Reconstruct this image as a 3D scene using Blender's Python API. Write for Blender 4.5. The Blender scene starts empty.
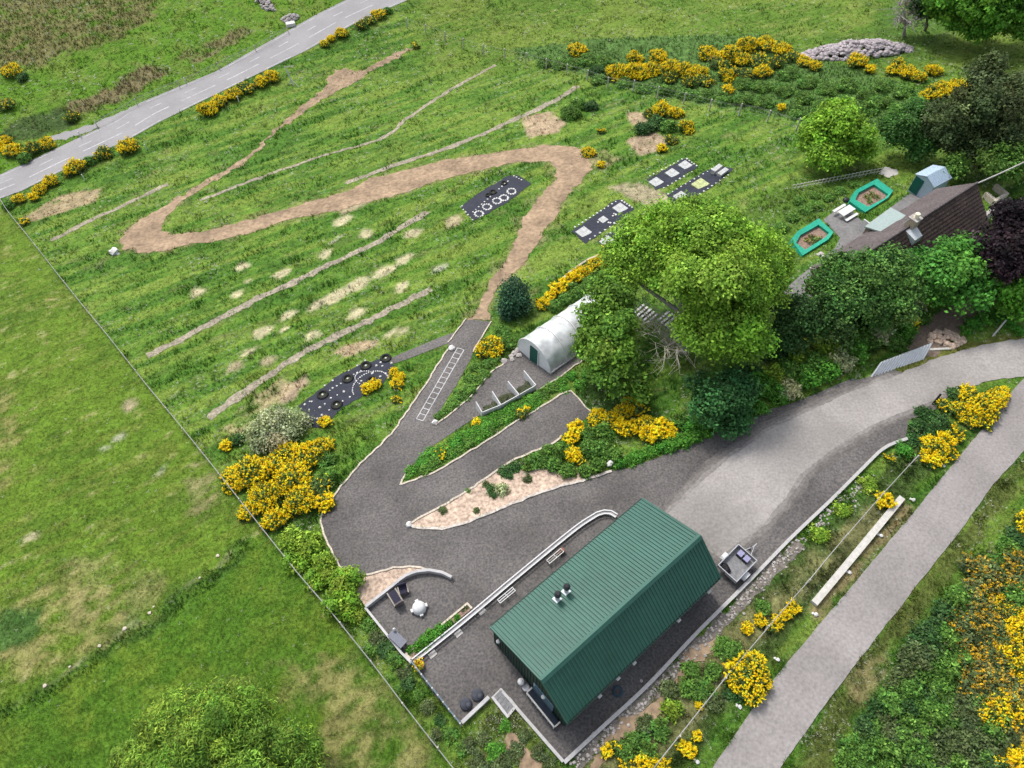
import bpy, bmesh, math
import numpy as np
from mathutils import Vector

# ------------------------------------------------------------------ camera, sky, sun, exposure
sc = bpy.context.scene
col = sc.collection
TH = math.radians(56); F = 730.0; HC = 52.0
cd = bpy.data.cameras.new('camera'); cam = bpy.data.objects.new('camera', cd); col.objects.link(cam)
cam.location = (0, 0, HC); cam.rotation_euler = (math.pi/2-TH, 0, 0)
cd.sensor_width = 36; cd.lens = 36*F/1024; cd.clip_start = 0.1; cd.clip_end = 3000
sc.camera = cam
SUN_EL, SUN_AZ = math.radians(52), math.radians(-32)      # azimuth measured from +Y towards +X
w = bpy.data.worlds.new('World'); sc.world = w; w.use_nodes = True
nt = w.node_tree; nt.nodes.clear()
sky = nt.nodes.new('ShaderNodeTexSky'); sky.sky_type = 'NISHITA'; sky.sun_disc = False
sky.sun_elevation = SUN_EL; sky.sun_rotation = SUN_AZ; sky.dust_density = 3.0; sky.air_density = 1.0
hs = nt.nodes.new('ShaderNodeHueSaturation'); hs.inputs['Saturation'].default_value = 0.45
bg = nt.nodes.new('ShaderNodeBackground'); bg.inputs['Strength'].default_value = 0.13
wo = nt.nodes.new('ShaderNodeOutputWorld')
nt.links.new(sky.outputs[0], hs.inputs['Color']); nt.links.new(hs.outputs[0], bg.inputs[0]); nt.links.new(bg.outputs[0], wo.inputs[0])
sl = bpy.data.lights.new('sun', 'SUN'); sl.energy = 1.5; sl.angle = math.radians(10); sl.color = (1, .96, .9)
so = bpy.data.objects.new('sun', sl); col.objects.link(so)
sd = Vector((math.sin(SUN_AZ)*math.cos(SUN_EL), math.cos(SUN_AZ)*math.cos(SUN_EL), math.sin(SUN_EL)))
so.rotation_euler = sd.to_track_quat('Z', 'Y').to_euler()
so.location = (-30, 40, 90)
vs = sc.view_settings; vs.view_transform = 'Standard'; vs.look = 'None'; vs.gamma = 1; vs.use_curve_mapping = False
vs.exposure = 0.88
sc.render.engine = 'CYCLES'
sc.cycles.max_bounces = 6; sc.cycles.diffuse_bounces = 3; sc.cycles.transparent_max_bounces = 8

# ------------------------------------------------------------------ hillside height and where a sight line meets it
ct, st = math.cos(TH), math.sin(TH)
def sp(x, wd=5.): return wd*np.logaddexp(0, np.asarray(x, float)/wd)
def H(X, Y):
    d = -.5*np.asarray(X, float)+.866*np.asarray(Y, float)
    return -.22*(sp(d-20)-sp(d-100))+.02
def ray(px, py):
    u = (px-512)/F; v = (py-384)/F
    return np.array([u, ct-v*st, -st-v*ct])
def P(px, py, dz=0.):
    r = ray(px, py); t = HC/(-r[2])
    for i in range(50):
        t = t+.8*((HC-H(r[0]*t, r[1]*t)-dz)/(-r[2])-t)
    return r*t+np.array([0, 0, HC])
def PZ(px, py, z):
    r = ray(px, py); return r*((HC-z)/(-r[2]))+np.array([0, 0, HC])
def scale_at(p): return F/(p[1]*ct-(p[2]-HC)*st)
def pix(X, Y, Z):
    d = Y*ct-(Z-HC)*st; u = X/d; v = -(Y*st+(Z-HC)*ct)/d
    return 512+F*u, 384+F*v
def PP(pts, dz=0.): return [P(a, b, dz) for a, b in pts]
def G(p, dz=0.): return np.array([p[0], p[1], float(H(p[0], p[1]))+dz])

# ------------------------------------------------------------------ noise in numpy
def vnoise(x, y, seed=0):
    xi = np.floor(x).astype(np.int64); yi = np.floor(y).astype(np.int64)
    fx = x-xi; fy = y-yi; fx = fx*fx*(3-2*fx); fy = fy*fy*(3-2*fy)
    def h(a, b):
        n = (a*374761393+b*668265263+seed*982451653) & 0xffffffff
        n = ((n ^ (n >> 13))*1274126177) & 0xffffffff
        n = ((n ^ (n >> 16))*2246822519) & 0xffffffff
        return ((n ^ (n >> 15)) & 0xffff)/65535.
    return (h(xi, yi)*(1-fx)+h(xi+1, yi)*fx)*(1-fy)+(h(xi, yi+1)*(1-fx)+h(xi+1, yi+1)*fx)*fy
def fbm(x, y, seed=0, o=4):
    s = 0; a = .5
    for i in range(o):
        s = s+a*vnoise(x, y, seed+i*7); x = x*2.03; y = y*2.03; a *= .5
    return s/(1-.5**o)
def sstep(a, b, x):
    t = np.clip((x-a)/(b-a), 0, 1); return t*t*(3-2*t)
def inpoly(X, Y, poly):
    poly = np.asarray(poly)[:, :2]; r = np.zeros(X.shape, bool)
    bx0, by0 = poly.min(0); bx1, by1 = poly.max(0)
    m = (X >= bx0) & (X <= bx1) & (Y >= by0) & (Y <= by1)
    x = X[m]; y = Y[m]; c = np.zeros(x.shape, bool); n = len(poly)
    for i in range(n):
        x0, y0 = poly[i]; x1, y1 = poly[(i+1) % n]
        if y0 == y1: continue
        c ^= ((y0 > y) != (y1 > y)) & (x < (x1-x0)*(y-y0)/(y1-y0)+x0)
    r[m] = c; return r

# ------------------------------------------------------------------ materials
def newmat(name):
    m = bpy.data.materials.new(name); m.use_nodes = True
    t = m.node_tree; b = t.nodes['Principled BSDF']; b.inputs['Specular IOR Level'].default_value = .25
    return m, t, b
def N(t, kind, **kw):
    n = t.nodes.new(kind)
    for k, v in kw.items():
        if k in n.inputs.keys(): n.inputs[k].default_value = v
        else: setattr(n, k, v)
    return n
def mat(name, c, rough=.8, var=.15, scale=6., var2=.0, scale2=.5, metal=0., bump=0., spec=.25, c2=None):
    """plain surface with two scales of uneven colour and an optional fine relief"""
    m, t, b = newmat(name)
    tc = N(t, 'ShaderNodeTexCoord'); n1 = N(t, 'ShaderNodeTexNoise', Scale=scale, Detail=5.)
    t.links.new(tc.outputs['Object'], n1.inputs['Vector'])
    r = N(t, 'ShaderNodeValToRGB')
    e = r.color_ramp.elements; e[0].position = .3; e[1].position = .7
    k = c2 or c
    e[0].color = tuple(x*(1-var) for x in k)+(1,); e[1].color = tuple(min(1, x*(1+var)) for x in c)+(1,)
    t.links.new(n1.outputs['Fac'], r.inputs['Fac']); out = r.outputs[0]
    if var2:
        n2 = N(t, 'ShaderNodeTexNoise', Scale=scale2, Detail=4.); t.links.new(tc.outputs['Object'], n2.inputs['Vector'])
        mr = N(t, 'ShaderNodeMapRange'); mr.inputs[1].default_value = .3; mr.inputs[2].default_value = .7
        mr.inputs[3].default_value = 1-var2; mr.inputs[4].default_value = 1+var2
        t.links.new(n2.outputs['Fac'], mr.inputs[0])
        mx = N(t, 'ShaderNodeMix', data_type='RGBA', blend_type='MULTIPLY'); mx.inputs[0].default_value = 1
        t.links.new(out, mx.inputs[6]); t.links.new(mr.outputs[0], mx.inputs[7]); out = mx.outputs[2]
    t.links.new(out, b.inputs['Base Color'])
    b.inputs['Roughness'].default_value = rough; b.inputs['Metallic'].default_value = metal; b.inputs['Specular IOR Level'].default_value = spec
    if bump:
        n3 = N(t, 'ShaderNodeTexNoise', Scale=scale*2.5, Detail=4.); t.links.new(tc.outputs['Object'], n3.inputs['Vector'])
        bp = N(t, 'ShaderNodeBump', Strength=bump, Distance=.05); t.links.new(n3.outputs['Fac'], bp.inputs['Height'])
        t.links.new(bp.outputs[0], b.inputs['Normal'])
    return m
def leafmat(name, trans=.25):
    m, t, b = newmat(name)
    a = N(t, 'ShaderNodeAttribute', attribute_name='tint'); t.links.new(a.outputs['Color'], b.inputs['Base Color'])
    b.inputs['Roughness'].default_value = .7; b.inputs['Specular IOR Level'].default_value = .15
    tr = N(t, 'ShaderNodeBsdfTranslucent'); t.links.new(a.outputs['Color'], tr.inputs['Color'])
    mx = N(t, 'ShaderNodeMixShader'); mx.inputs[0].default_value = trans
    t.links.new(b.outputs[0], mx.inputs[1]); t.links.new(tr.outputs[0], mx.inputs[2])
    t.links.new(mx.outputs[0], t.nodes['Material Output'].inputs['Surface'])
    return m
M = dict(
    leaf=leafmat('leaf'), petal=leafmat('petal', .15), grass=leafmat('grass_blade', .3),
    bark=mat('bark', (.16, .13, .1), .9, .35, 5, bump=.5), twig=mat('pale_bare_twigs', (.42, .40, .33), .9, .2, 5), greybark=mat('grey_bark', (.33, .32, .26), .9, .3, 5),
    asphalt=mat('road_asphalt', (.27, .262, .265), .85, .07, 4, .09, .25, bump=.1),
    lane=mat('lane_tarmac', (.268, .248, .238), .9, .18, 5, .16, .2, bump=.12),
    drive=mat('drive_gravel', (.285, .266, .25), .92, .17, 5, .22, .17, bump=.1),
    tarmac=mat('dark_gravel', (.122, .111, .104), .92, .30, 6, .28, .2, bump=.12, c2=(.094, .092, .093)),
    white=mat('white_paint', (.6, .6, .6), .6, .06, 4), marking=mat('road_paint', (.42, .42, .43), .7, .3, 3, .2, .4),
    dirt=mat('trodden_earth', (.30, .215, .14), .95, .2, 2.2, .28, .4, bump=.4, c2=(.245, .175, .115)),
    strip=mat('gravel_strip', (.27, .235, .18), .95, .4, 4, .25, .6, bump=.6),
    sand=mat('pink_gravel', (.44, .335, .26), .95, .42, 4, .22, .8, bump=.6),
    conc=mat('pale_concrete', (.42, .4, .38), .85, .15, 5, .1, 1., bump=.1),
    wall=mat('rendered_wall', (.44, .43, .43), .8, .1, 3, .1, .8),
    kerb=mat('kerb_concrete', (.42, .41, .40), .85, .12, 6),
    stone=mat('grey_stone', (.36, .33, .31), .9, .3, 3, bump=.4), whstone=mat('whitewashed_stone', (.6, .59, .57), .8, .1, 5),
    stepslab=mat('grey_step_slab', (.2, .2, .205), .85, .25, 4),
    palestone=mat('pale_border_stone', (.5, .45, .4), .9, .4, 4),
    edging=mat('cream_edging', (.5, .44, .36), .9, .3, 6), fabric=mat('weed_fabric', (.022, .026, .04), .75, .25, 3, .15, .7),
    tyre=mat('black_rubber', (.012, .012, .014), .7, .3, 8), dark=mat('dark_plastic', (.02, .022, .026), .5, .2, 4),
    slate=mat('slate_roof', (.1, .082, .083), .75, .35, 5, .15, .6, bump=.4), shadedroof=mat('shaded_brown_slate', (.06, .042, .036), .85, .45, 4, .2, .6, bump=.5),  # the brown slate is darkened to carry the shade of one slope
    stonewall=mat('house_stone', (.2, .16, .14), .9, .3, 4, bump=.4), felt=mat('green_grey_felt', (.26, .32, .31), .85, .12, 5),
    paving=mat('patio_paving', (.17, .165, .165), .9, .2, 3, .1, .6), timber=mat('weathered_timber', (.3, .27, .23), .85, .2, 4),
    paletimber=mat('pale_timber', (.5, .48, .44), .8, .15, 4), steel=mat('galvanised_steel', (.45, .46, .48), .45, .1, 5, metal=.6),
    wire=mat('fence_wire', (.33, .33, .31), .6, .1, 5), post=mat('fence_post', (.45, .42, .37), .85, .2, 5),
    turq=mat('turquoise_liner', (.02, .32, .21), .5, .15, 4, .1, 1.), soil=mat('bed_soil', (.26, .18, .14), .95, .4, 5, bump=.5),
    green=mat('green_door', (.01, .09, .07), .5, .1, 4), bluegrey=mat('pale_corrugated_sheet', (.38, .48, .58), .4, .08, 4, metal=.2),
    gable=mat('dark_green_cladding', (.018, .042, .032), .6, .15, 4), deck=mat('dark_blue_decking', (.012, .025, .045), .35, .2, 3, spec=.4),
    tabletop=mat('grey_table_cover', (.16, .17, .2), .6, .1, 4), cushion=mat('charcoal_cushion', (.03, .03, .05), .9, .2, 6),
    rattan=mat('brown_rattan', (.12, .1, .1), .9, .3, 14), lilac=mat('lilac_tub', (.28, .27, .42), .5, .1, 4),
    lead=mat('lead_flashing', (.55, .58, .6), .45, .1, 6), chimney=mat('chimney_render', (.4, .32, .24), .9, .2, 5),
    cream=mat('cream_clay', (.75, .68, .5), .7, .1, 5), palesheet=mat('pale_ribbed_sheet', (.55, .57, .58), .5, .08, 4), slab=mat('square_paving_slab', (.44, .45, .44), .85, .22, 4),
    limey=mat('mossy_slab', (.42, .46, .22), .85, .3, 4), orange=mat('glazed_orange_pot', (.5, .25, .03), .5, .1, 4),
    glass=mat('railing_glass', (.12, .2, .25), .1, .1, 3, spec=.6), compost=mat('compost', (.05, .06, .03), .95, .4, 6, bump=.6),
    brush=mat('dead_branches', (.32, .29, .28), .9, .3, 5), heapstone=mat('pinkish_grey_rubble', (.36, .32, .33), .9, .35, 3),
)
# ribbed green metal of the shed roof
def roofmat(name, c, rough):
    m = mat(name, c, rough, .1, 1.5, .09, .3, metal=.0, spec=.4); return m
M['roof'] = roofmat('green_roof_sheet', (.022, .094, .070), .45)
M['railing'] = mat('blue_grey_railing', (.1, .15, .18), .4, .15, 5)
M['beanbag'] = mat('grey_weatherproof_cloth', (.055, .06, .075), .85, .2, 4)
# translucent plastic of the tunnel
m, t, b = newmat('tunnel_plastic'); b.inputs['Base Color'].default_value = (.86, .89, .9, 1); b.inputs['Roughness'].default_value = .3; b.inputs['Specular IOR Level'].default_value = .5
tr = N(t, 'ShaderNodeBsdfTransparent'); mx = N(t, 'ShaderNodeMixShader')
tc = N(t, 'ShaderNodeTexCoord'); nz = N(t, 'ShaderNodeTexNoise', Scale=.9, Detail=3.); t.links.new(tc.outputs['Object'], nz.inputs['Vector'])
mr = N(t, 'ShaderNodeMapRange'); mr.inputs[1].default_value = .35; mr.inputs[2].default_value = .65; mr.inputs[3].default_value = .2; mr.inputs[4].default_value = .55
t.links.new(nz.outputs['Fac'], mr.inputs[0]); t.links.new(mr.outputs[0], mx.inputs[0])
t.links.new(b.outputs[0], mx.inputs[1]); t.links.new(tr.outputs[0], mx.inputs[2]); t.links.new(mx.outputs[0], t.nodes['Material Output'].inputs['Surface'])
M['plastic'] = m

# ------------------------------------------------------------------ objects and labels
def tag(o, label=None, cat=None, group=None, kind=None):
    if label: o['label'] = label
    if cat: o['category'] = cat
    if group: o['group'] = group
    if kind: o['kind'] = kind
    return o
def link(name, me, material=None, parent=None, loc=None):
    o = bpy.data.objects.new(name, me); col.objects.link(o)
    if material is not None and me is not None and not me.materials: me.materials.append(material)
    if parent is not None: o.parent = parent
    if loc is not None: o.location = loc
    return o
def thing(name, loc, label, cat, group=None):
    o = bpy.data.objects.new(name, None); o.empty_display_size = .3; col.objects.link(o); o.location = tuple(loc)
    return tag(o, label, cat, group)
Z3 = np.array([0, 0, 1.])
def unit(v): v = np.asarray(v, float); return v/max(1e-9, np.linalg.norm(v))
class MB:
    """collects shapes in world coordinates, links them as one mesh relative to the thing's base"""
    def __init__(s): s.v = []; s.f = []
    def add(s, vs, fs):
        k = len(s.v); s.v += [tuple(map(float, x)) for x in vs]; s.f += [tuple(i+k for i in f) for f in fs]; return s
    def obox(s, c, a, b_, h):
        c, a, b_, h = map(lambda x: np.asarray(x, float), (c, a, b_, h))
        vs = [c+i*a+j*b_+k*h for k in (-1, 1) for j in (-1, 1) for i in (-1, 1)]
        if np.dot(np.cross(a, b_), h) < 0: vs = [c-i*a+j*b_+k*h for k in (-1, 1) for j in (-1, 1) for i in (-1, 1)]
        return s.add(vs, [(0, 2, 3, 1), (4, 5, 7, 6), (0, 1, 5, 4), (2, 6, 7, 3), (0, 4, 6, 2), (1, 3, 7, 5)])
    def box(s, c, size, d=(1, 0, 0)):      # c: centre of the bottom; d: direction of the x side
        d = unit([d[0], d[1], 0]); n = np.array([-d[1], d[0], 0])
        return s.obox(np.asarray(c, float)+Z3*size[2]/2, d*size[0]/2, n*size[1]/2, Z3*size[2]/2)
    def beam(s, p, q, wd, h):              # rests on p-q
        p, q = np.asarray(p, float), np.asarray(q, float); d = q-p; n = unit([-d[1], d[0], 0])
        return s.obox((p+q)/2+Z3*h/2, d/2, n*wd/2, Z3*h/2)
    def tube(s, p, q, r, r2=None, n=6, cap=True):
        p, q = np.asarray(p, float), np.asarray(q, float); d = unit(q-p); r2 = r if r2 is None else r2
        a = unit(np.cross(d, [0, 0, 1] if abs(d[2]) < .9 else [1, 0, 0])); b_ = np.cross(d, a)
        an = [2*math.pi*i/n for i in range(n)]
        vs = [p+r*(a*math.cos(x)+b_*math.sin(x)) for x in an]+[q+r2*(a*math.cos(x)+b_*math.sin(x)) for x in an]
        fs = [(i, (i+1) % n, n+(i+1) % n, n+i) for i in range(n)]
        if cap: fs += [tuple(range(n))[::-1], tuple(range(n, 2*n))]
        return s.add(vs, fs)
    def path(s, pts, r, n=5):
        for a, b_ in zip(pts[:-1], pts[1:]): s.tube(a, b_, r, n=n)
        return s
    def prism(s, pts, z0, z1):             # pts: xy outline; z0, z1 numbers or lists
        n = len(pts); z0 = [z0]*n if np.isscalar(z0) else z0; z1 = [z1]*n if np.isscalar(z1) else z1
        a = sum(pts[i][0]*pts[(i+1) % n][1]-pts[(i+1) % n][0]*pts[i][1] for i in range(n))
        idx = range(n) if a > 0 else range(n-1, -1, -1)
        p = [(pts[i][0], pts[i][1]) for i in idx]; z0 = [z0[i] for i in idx]; z1 = [z1[i] for i in idx]
        return s.add([(*q, z) for q, z in zip(p, z0)]+[(*q, z) for q, z in zip(p, z1)],
                     [tuple(range(n))[::-1], tuple(range(n, 2*n))]+[(i, (i+1) % n, n+(i+1) % n, n+i) for i in range(n)])
    def ribbon(s, pts, wd, z0, h):         # a wall or kerb that follows a line with mitred joints
        L, R = offset_line(pts, wd/2); n = len(pts); vs = []
        for i in range(n):
            zb = pts[i][2]+z0
            vs += [(*L[i], zb), (*R[i], zb), (*R[i], zb+h), (*L[i], zb+h)]
        fs = [(0, 3, 2, 1), (4*n-4, 4*n-3, 4*n-2, 4*n-1)]
        for i in range(n-1):
            k = 4*i; fs += [(k+j, k+4+j, k+4+(j+1) % 4, k+(j+1) % 4)[::-1] for j in range(4)]
        return s.add(vs, [f[::-1] for f in fs])
    def lathe(s, c, prof, n=12):
        vs = []; c = np.asarray(c, float)
        for r, z in prof: vs += [c+np.array([r*math.cos(2*math.pi*i/n), r*math.sin(2*math.pi*i/n), z]) for i in range(n)]
        fs = [(j*n+i, j*n+(i+1) % n, (j+1)*n+(i+1) % n, (j+1)*n+i) for j in range(len(prof)-1) for i in range(n)]
        fs += [tuple(range(n))[::-1], tuple(range((len(prof)-1)*n, len(prof)*n))]
        return s.add(vs, fs)
    def rock(s, c, r, rng, flat=.6):
        k = 7; n = 4; vs = []; c = np.asarray(c, float); rr = lambda: r*(.75+.5*rng.random())
        vs.append(c-Z3*r*.3)
        for j in range(3):
            a = -.35+.5*j; ro = rng.random()*6
            for i in range(k):
                an = ro*.1+2*math.pi*i/k; q = rr(); vs.append(c+np.array([math.cos(an)*math.cos(a)*q, math.sin(an)*math.cos(a)*q, math.sin(a)*q*flat]))
        vs.append(c+Z3*r*flat)
        fs = [(0, 1+(i+1) % k, 1+i) for i in range(k)]
        for j in range(2): fs += [(1+j*k+i, 1+j*k+(i+1) % k, 1+(j+1)*k+(i+1) % k, 1+(j+1)*k+i) for i in range(k)]
        fs += [(1+2*k+i, 1+2*k+(i+1) % k, 3*k+1) for i in range(k)]
        return s.add(vs, fs)
    def build(s, name, material, parent=None, loc=None, smooth=False):
        org = np.array(parent_origin(parent)) if parent is not None else np.array(loc if loc is not None else (0, 0, 0))
        me = bpy.data.meshes.new(name); me.from_pydata([tuple(np.array(v)-org) for v in s.v], [], s.f); me.update()
        if smooth: me.polygons.foreach_set('use_smooth', [True]*len(me.polygons))
        return link(name, me, material, parent, None if parent is not None else org)
def parent_origin(o):
    p = np.zeros(3)
    while o is not None: p = p+np.array(o.location); o = o.parent
    return p
def offset_line(pts, d):
    p = np.array([[q[0], q[1]] for q in pts], float); n = len(p); L, R = [], []
    for i in range(n):
        t0 = unit(p[i]-p[i-1]) if i > 0 else None; t1 = unit(p[i+1]-p[i]) if i < n-1 else None
        t0 = t1 if t0 is None else t0; t1 = t0 if t1 is None else t1
        m = unit(t0+t1); k = 1/max(.5, float(np.dot(m, t0))); nn = np.array([-m[1], m[0]])
        dd = d if np.isscalar(d) else d[i]
        L.append(p[i]+nn*dd*k); R.append(p[i]-nn*dd*k)
    return L, R
def smooth_line(pts, step=1.0, closed=False):
    """Catmull-Rom through ground points, re-sampled"""
    p = [np.array(q[:2], float) for q in pts]; n = len(p); out = []
    for i in range(n if closed else n-1):
        a, b_, c, d = p[(i-1) % n] if closed or i > 0 else 2*p[0]-p[1], p[i], p[(i+1) % n], p[(i+2) % n] if closed or i < n-2 else 2*p[-1]-p[-2]
        k = max(1, int(np.linalg.norm(c-b_)/step))
        for j in range(k):
            t_ = j/k
            out.append(.5*((2*b_)+(c-a)*t_+(2*a-5*b_+4*c-d)*t_**2+(3*b_-a-3*c+d)*t_**3))
    if not closed: out.append(p[-1])
    return out
HARD = []; LOOSE = []; WARP = []                                   # outlines where no grass grows
def sheet(name, pts, material, off=.02, rough=0., grid=1.5, hard=True, seed=1, parent=None, loose=False, smooth=False):
    """a surface laid on the hillside: outline of ground points, cut on a grid so that it follows the slope"""
    q = [np.array(p[:2], float) for p in pts]
    if smooth: q = smooth_line(q, .6, True)
    if rough:
        r = []
        for i in range(len(q)):
            a, b_ = q[i], q[(i+1) % len(q)]; k = max(1, int(np.linalg.norm(b_-a)/.35))
            r += [a+(b_-a)*j/k for j in range(k)]
        q = [p+rough*np.array([vnoise(np.array(p[0]*1.3), np.array(p[1]*1.3), seed)-.5+.6*(vnoise(np.array(p[0]*4), np.array(p[1]*4), seed+5)-.5),
                               vnoise(np.array(p[0]*1.3), np.array(p[1]*1.3), seed+9)-.5+.6*(vnoise(np.array(p[0]*4), np.array(p[1]*4), seed+3)-.5)])*2 for p in r]
    if hard: ({True: LOOSE, False: HARD, 'warp': WARP}[loose]).append(np.array(q))
    bm = bmesh.new(); f = bm.faces.new([bm.verts.new((x, y, 0)) for x, y in q])
    if f.normal.z < 0 or sum(q[i][0]*q[(i+1) % len(q)][1]-q[(i+1) % len(q)][0]*q[i][1] for i in range(len(q))) < 0: bmesh.ops.reverse_faces(bm, faces=[f])
    bm.normal_update(); bmesh.ops.triangulate(bm, faces=bm.faces[:])
    a = np.array(q); lo, hi = a.min(0), a.max(0)
    for ax in (0, 1):
        no = Vector((1, 0, 0)) if ax == 0 else Vector((0, 1, 0))
        for x in np.arange(math.ceil(lo[ax]/grid)*grid, hi[ax], grid):
            bmesh.ops.bisect_plane(bm, geom=bm.verts[:]+bm.edges[:]+bm.faces[:], plane_co=no*float(x+.0137), plane_no=no, dist=1e-5)
    for v in bm.verts: v.co.z = float(H(v.co.x, v.co.y))+off
    me = bpy.data.meshes.new(name); bm.to_mesh(me); bm.free()
    return link(name, me, material, parent)
def strip_outline(pts, wd):
    L, R = offset_line(pts, np.array(wd)/2 if not np.isscalar(wd) else wd/2)
    return L+R[::-1]

# ================================================================== the setting: roads, yard, paths
rs = np.random.RandomState(4)
def struct(o): return tag(o, kind='structure')
up = [(-90, 216), (-50, 199), (0, 175), (60, 147), (117, 120), (140, 103), (215, 72), (256, 49), (316, 15), (346, 0), (400, -32)]
lo = [(-90, 246), (-50, 225), (0, 199), (22, 191), (62, 171), (130, 139), (160, 122), (215, 95), (256, 75), (306, 51), (356, 23), (406, 1), (455, -28)]
RU, RL = PP(up), PP(lo)
road = struct(sheet('road', RU+RL[::-1], M['asphalt'], .05))
def resample(pts, n):
    p = np.array(pts); d = np.r_[0, np.cumsum(np.linalg.norm(np.diff(p, axis=0), axis=1))]
    return np.array([[np.interp(x, d, p[:, k]) for k in range(3)] for x in np.linspace(0, d[-1], n)])
a, b_ = resample(RU, 80), resample(RL, 80)
mb = MB()
def paint(mb, line, wd, off, dash=None):
    L, R = offset_line(line, wd/2); acc = 0
    for i in range(len(line)-1):
        seg = np.linalg.norm(np.array(line[i+1])[:2]-np.array(line[i])[:2]); acc += seg
        if dash and (acc % (dash[0]+dash[1])) > dash[0]: continue
        q = [L[i], L[i+1], R[i+1], R[i]]
        mb.add([(x, y, float(H(x, y))+off) for x, y in q], [(3, 2, 1, 0)])
fine = lambda f: [x for x in resample(a*(1-f)+b_*f, 330)]
paint(mb, fine(.07), .11, .056, (9, 3)); paint(mb, fine(.95), .12, .056, (5, 3))
paint(mb, fine(.36), .14, .056, (2, 4)); paint(mb, fine(.62), .17, .056, (6, 2.2))
mk = mb.build('road_marking', M['marking'], loc=(0, 0, 0)); mk.parent = road
struct(sheet('layby', smooth_line(PP([(44, 138), (70, 131), (95, 123), (118, 113), (139, 104), (134, 112), (118, 119), (96, 129), (70, 138), (50, 141)]), .8, True), M['asphalt'], .03, .25))
LL = PP([(690, 800), (768, 686), (818, 626), (860, 576), (908, 519), (953, 464), (993, 416), (1014, 389), (1060, 340), (1110, 286)])
LR = PP([(757, 800), (780, 768), (830, 698), (868, 648), (924, 576), (960, 531), (993, 484), (1024, 451), (1075, 395), (1130, 340)])
struct(sheet('lane', LL+LR[::-1], M['lane'], .06, .03, grid=1.2))
dp_ = [(669, 513), (702, 481), (732, 456), (768, 431), (810, 411), (853, 391), (892, 377), (953, 391), (924, 404), (905, 411), (870, 426), (830, 451), (800, 474), (783, 501), (766, 521), (737, 545), (722, 557), (705, 540)]
for k, (dd, c_) in enumerate(((.85, (.128, .118, .11)), (.58, (.16, .147, .137)), (.3, (.215, .2, .187)))):
    q = np.array([p[:2] for p in PP(dp_)]); cq_ = q.mean(0); n_ = []
    for i in range(len(q)):
        t2 = unit(q[(i+1) % len(q)]-q[i-1]); n_.append(q[i]+np.array([-t2[1], t2[0]])*dd)
    if np.ptp(np.array(n_)[:, 0]) < np.ptp(q[:, 0]): n_ = [2*q[i]-n_[i] for i in range(len(q))]
    struct(sheet('gravel_margin', n_, mat('worn_gravel', c_, .92, .25, 5, .2, .3, bump=.1), .034+.005*k, .16, seed=3+k))
struct(sheet('driveway', PP([(669, 513), (702, 481), (732, 456), (768, 431), (810, 411), (853, 391), (892, 377), (940, 357), (982, 345), (1024, 338.5), (1075, 334), (1100, 350), (1060, 372), (1024, 377), (1004, 379), (982, 383), (953, 391), (924, 404), (905, 411), (870, 426), (830, 451), (800, 474), (783, 501), (766, 521), (737, 545), (722, 557), (705, 540)]), M['drive'], .05, .09, hard=True))
# the dark gravel yard with its hairpin ramps
yard_px = [(564, 762), (599, 730), (647, 686), (694, 636), (732, 598), (754, 576), (768, 561), (793, 536), (830, 501), (860, 471), (880, 451), (893, 444), (905, 441), (908, 424), (912, 404),
           (890, 402), (862, 418), (790, 460), (745, 500), (720, 520), (680, 512), (712, 486), (742, 459), (778, 434), (818, 412), (860, 392), (853, 378), (838, 384), (818, 393), (790, 404), (768, 410), (747, 421), (719, 431), (697, 443), (662, 456), (629, 468), (612, 471),
           (587, 480), (544, 492), (512, 504), (488, 514), (456, 526), (436, 529), (411, 528), (408, 524), (418, 519), (443, 506), (478, 484), (498, 470), (512, 461), (553, 443), (562, 436), (592, 414), (571, 391), (560, 395), (530, 414), (512, 424), (496, 435), (471, 451), (441, 469), (428, 475), (403, 484), (400, 483),
           (408, 469), (436, 444), (476, 417), (505, 405), (537, 391), (557, 379), (575, 366), (600, 350), (590, 330), (519, 344), (518, 350), (504, 362), (492, 372), (480, 386), (463, 404), (436, 424), (432, 424), (446, 401), (456, 386), (472, 357), (473, 352), (491, 322),
           (466, 319), (456, 332), (441, 337), (391, 358), (389, 365), (403, 361), (448, 343.5), (448, 349), (426, 384), (411, 406), (391, 434), (361, 464), (338, 491), (331, 501), (321, 519), (328, 544), (342, 569), (352, 586),
           (364, 577), (381, 572), (394, 569), (409, 568), (420, 569), (430, 572), (419, 574), (406, 578), (394, 587), (385, 594), (366, 609), (412, 664), (434, 695), (461, 725), (490, 698), (502, 690), (516, 708)]
tarmac = struct(sheet('gravel_yard', PP(yard_px), M['tarmac'], .03, grid=1.5))
# ladder for hopping painted on the ramp
l0, l1, r0, r1 = P(457.5, 348), P(416.5, 419), P(464, 350), P(423, 421)
mb = MB(); off = .036
def bar(mb, p, q, wd):
    n = unit([-(q-p)[1], (q-p)[0], 0])*wd/2; k = 8
    for i in range(k):
        u0, u1 = p+(q-p)*i/k, p+(q-p)*(i+1)/k
        mb.add([(*(x+s*n)[:2], float(H(*(x+s*n)[:2]))+off) for x, s in ((u0, 1), (u0, -1), (u1, -1), (u1, 1))], [(0, 1, 2, 3)])
bar(mb, l0, l1, .07); bar(mb, r0, r1, .07); off = .039
for i in range(15): bar(mb, l0+(l1-l0)*i/14, r0+(r1-r0)*i/14, .06)
o = mb.build('ladder_marking', M['marking'], loc=(0, 0, 0)); o.parent = tarmac
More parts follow.
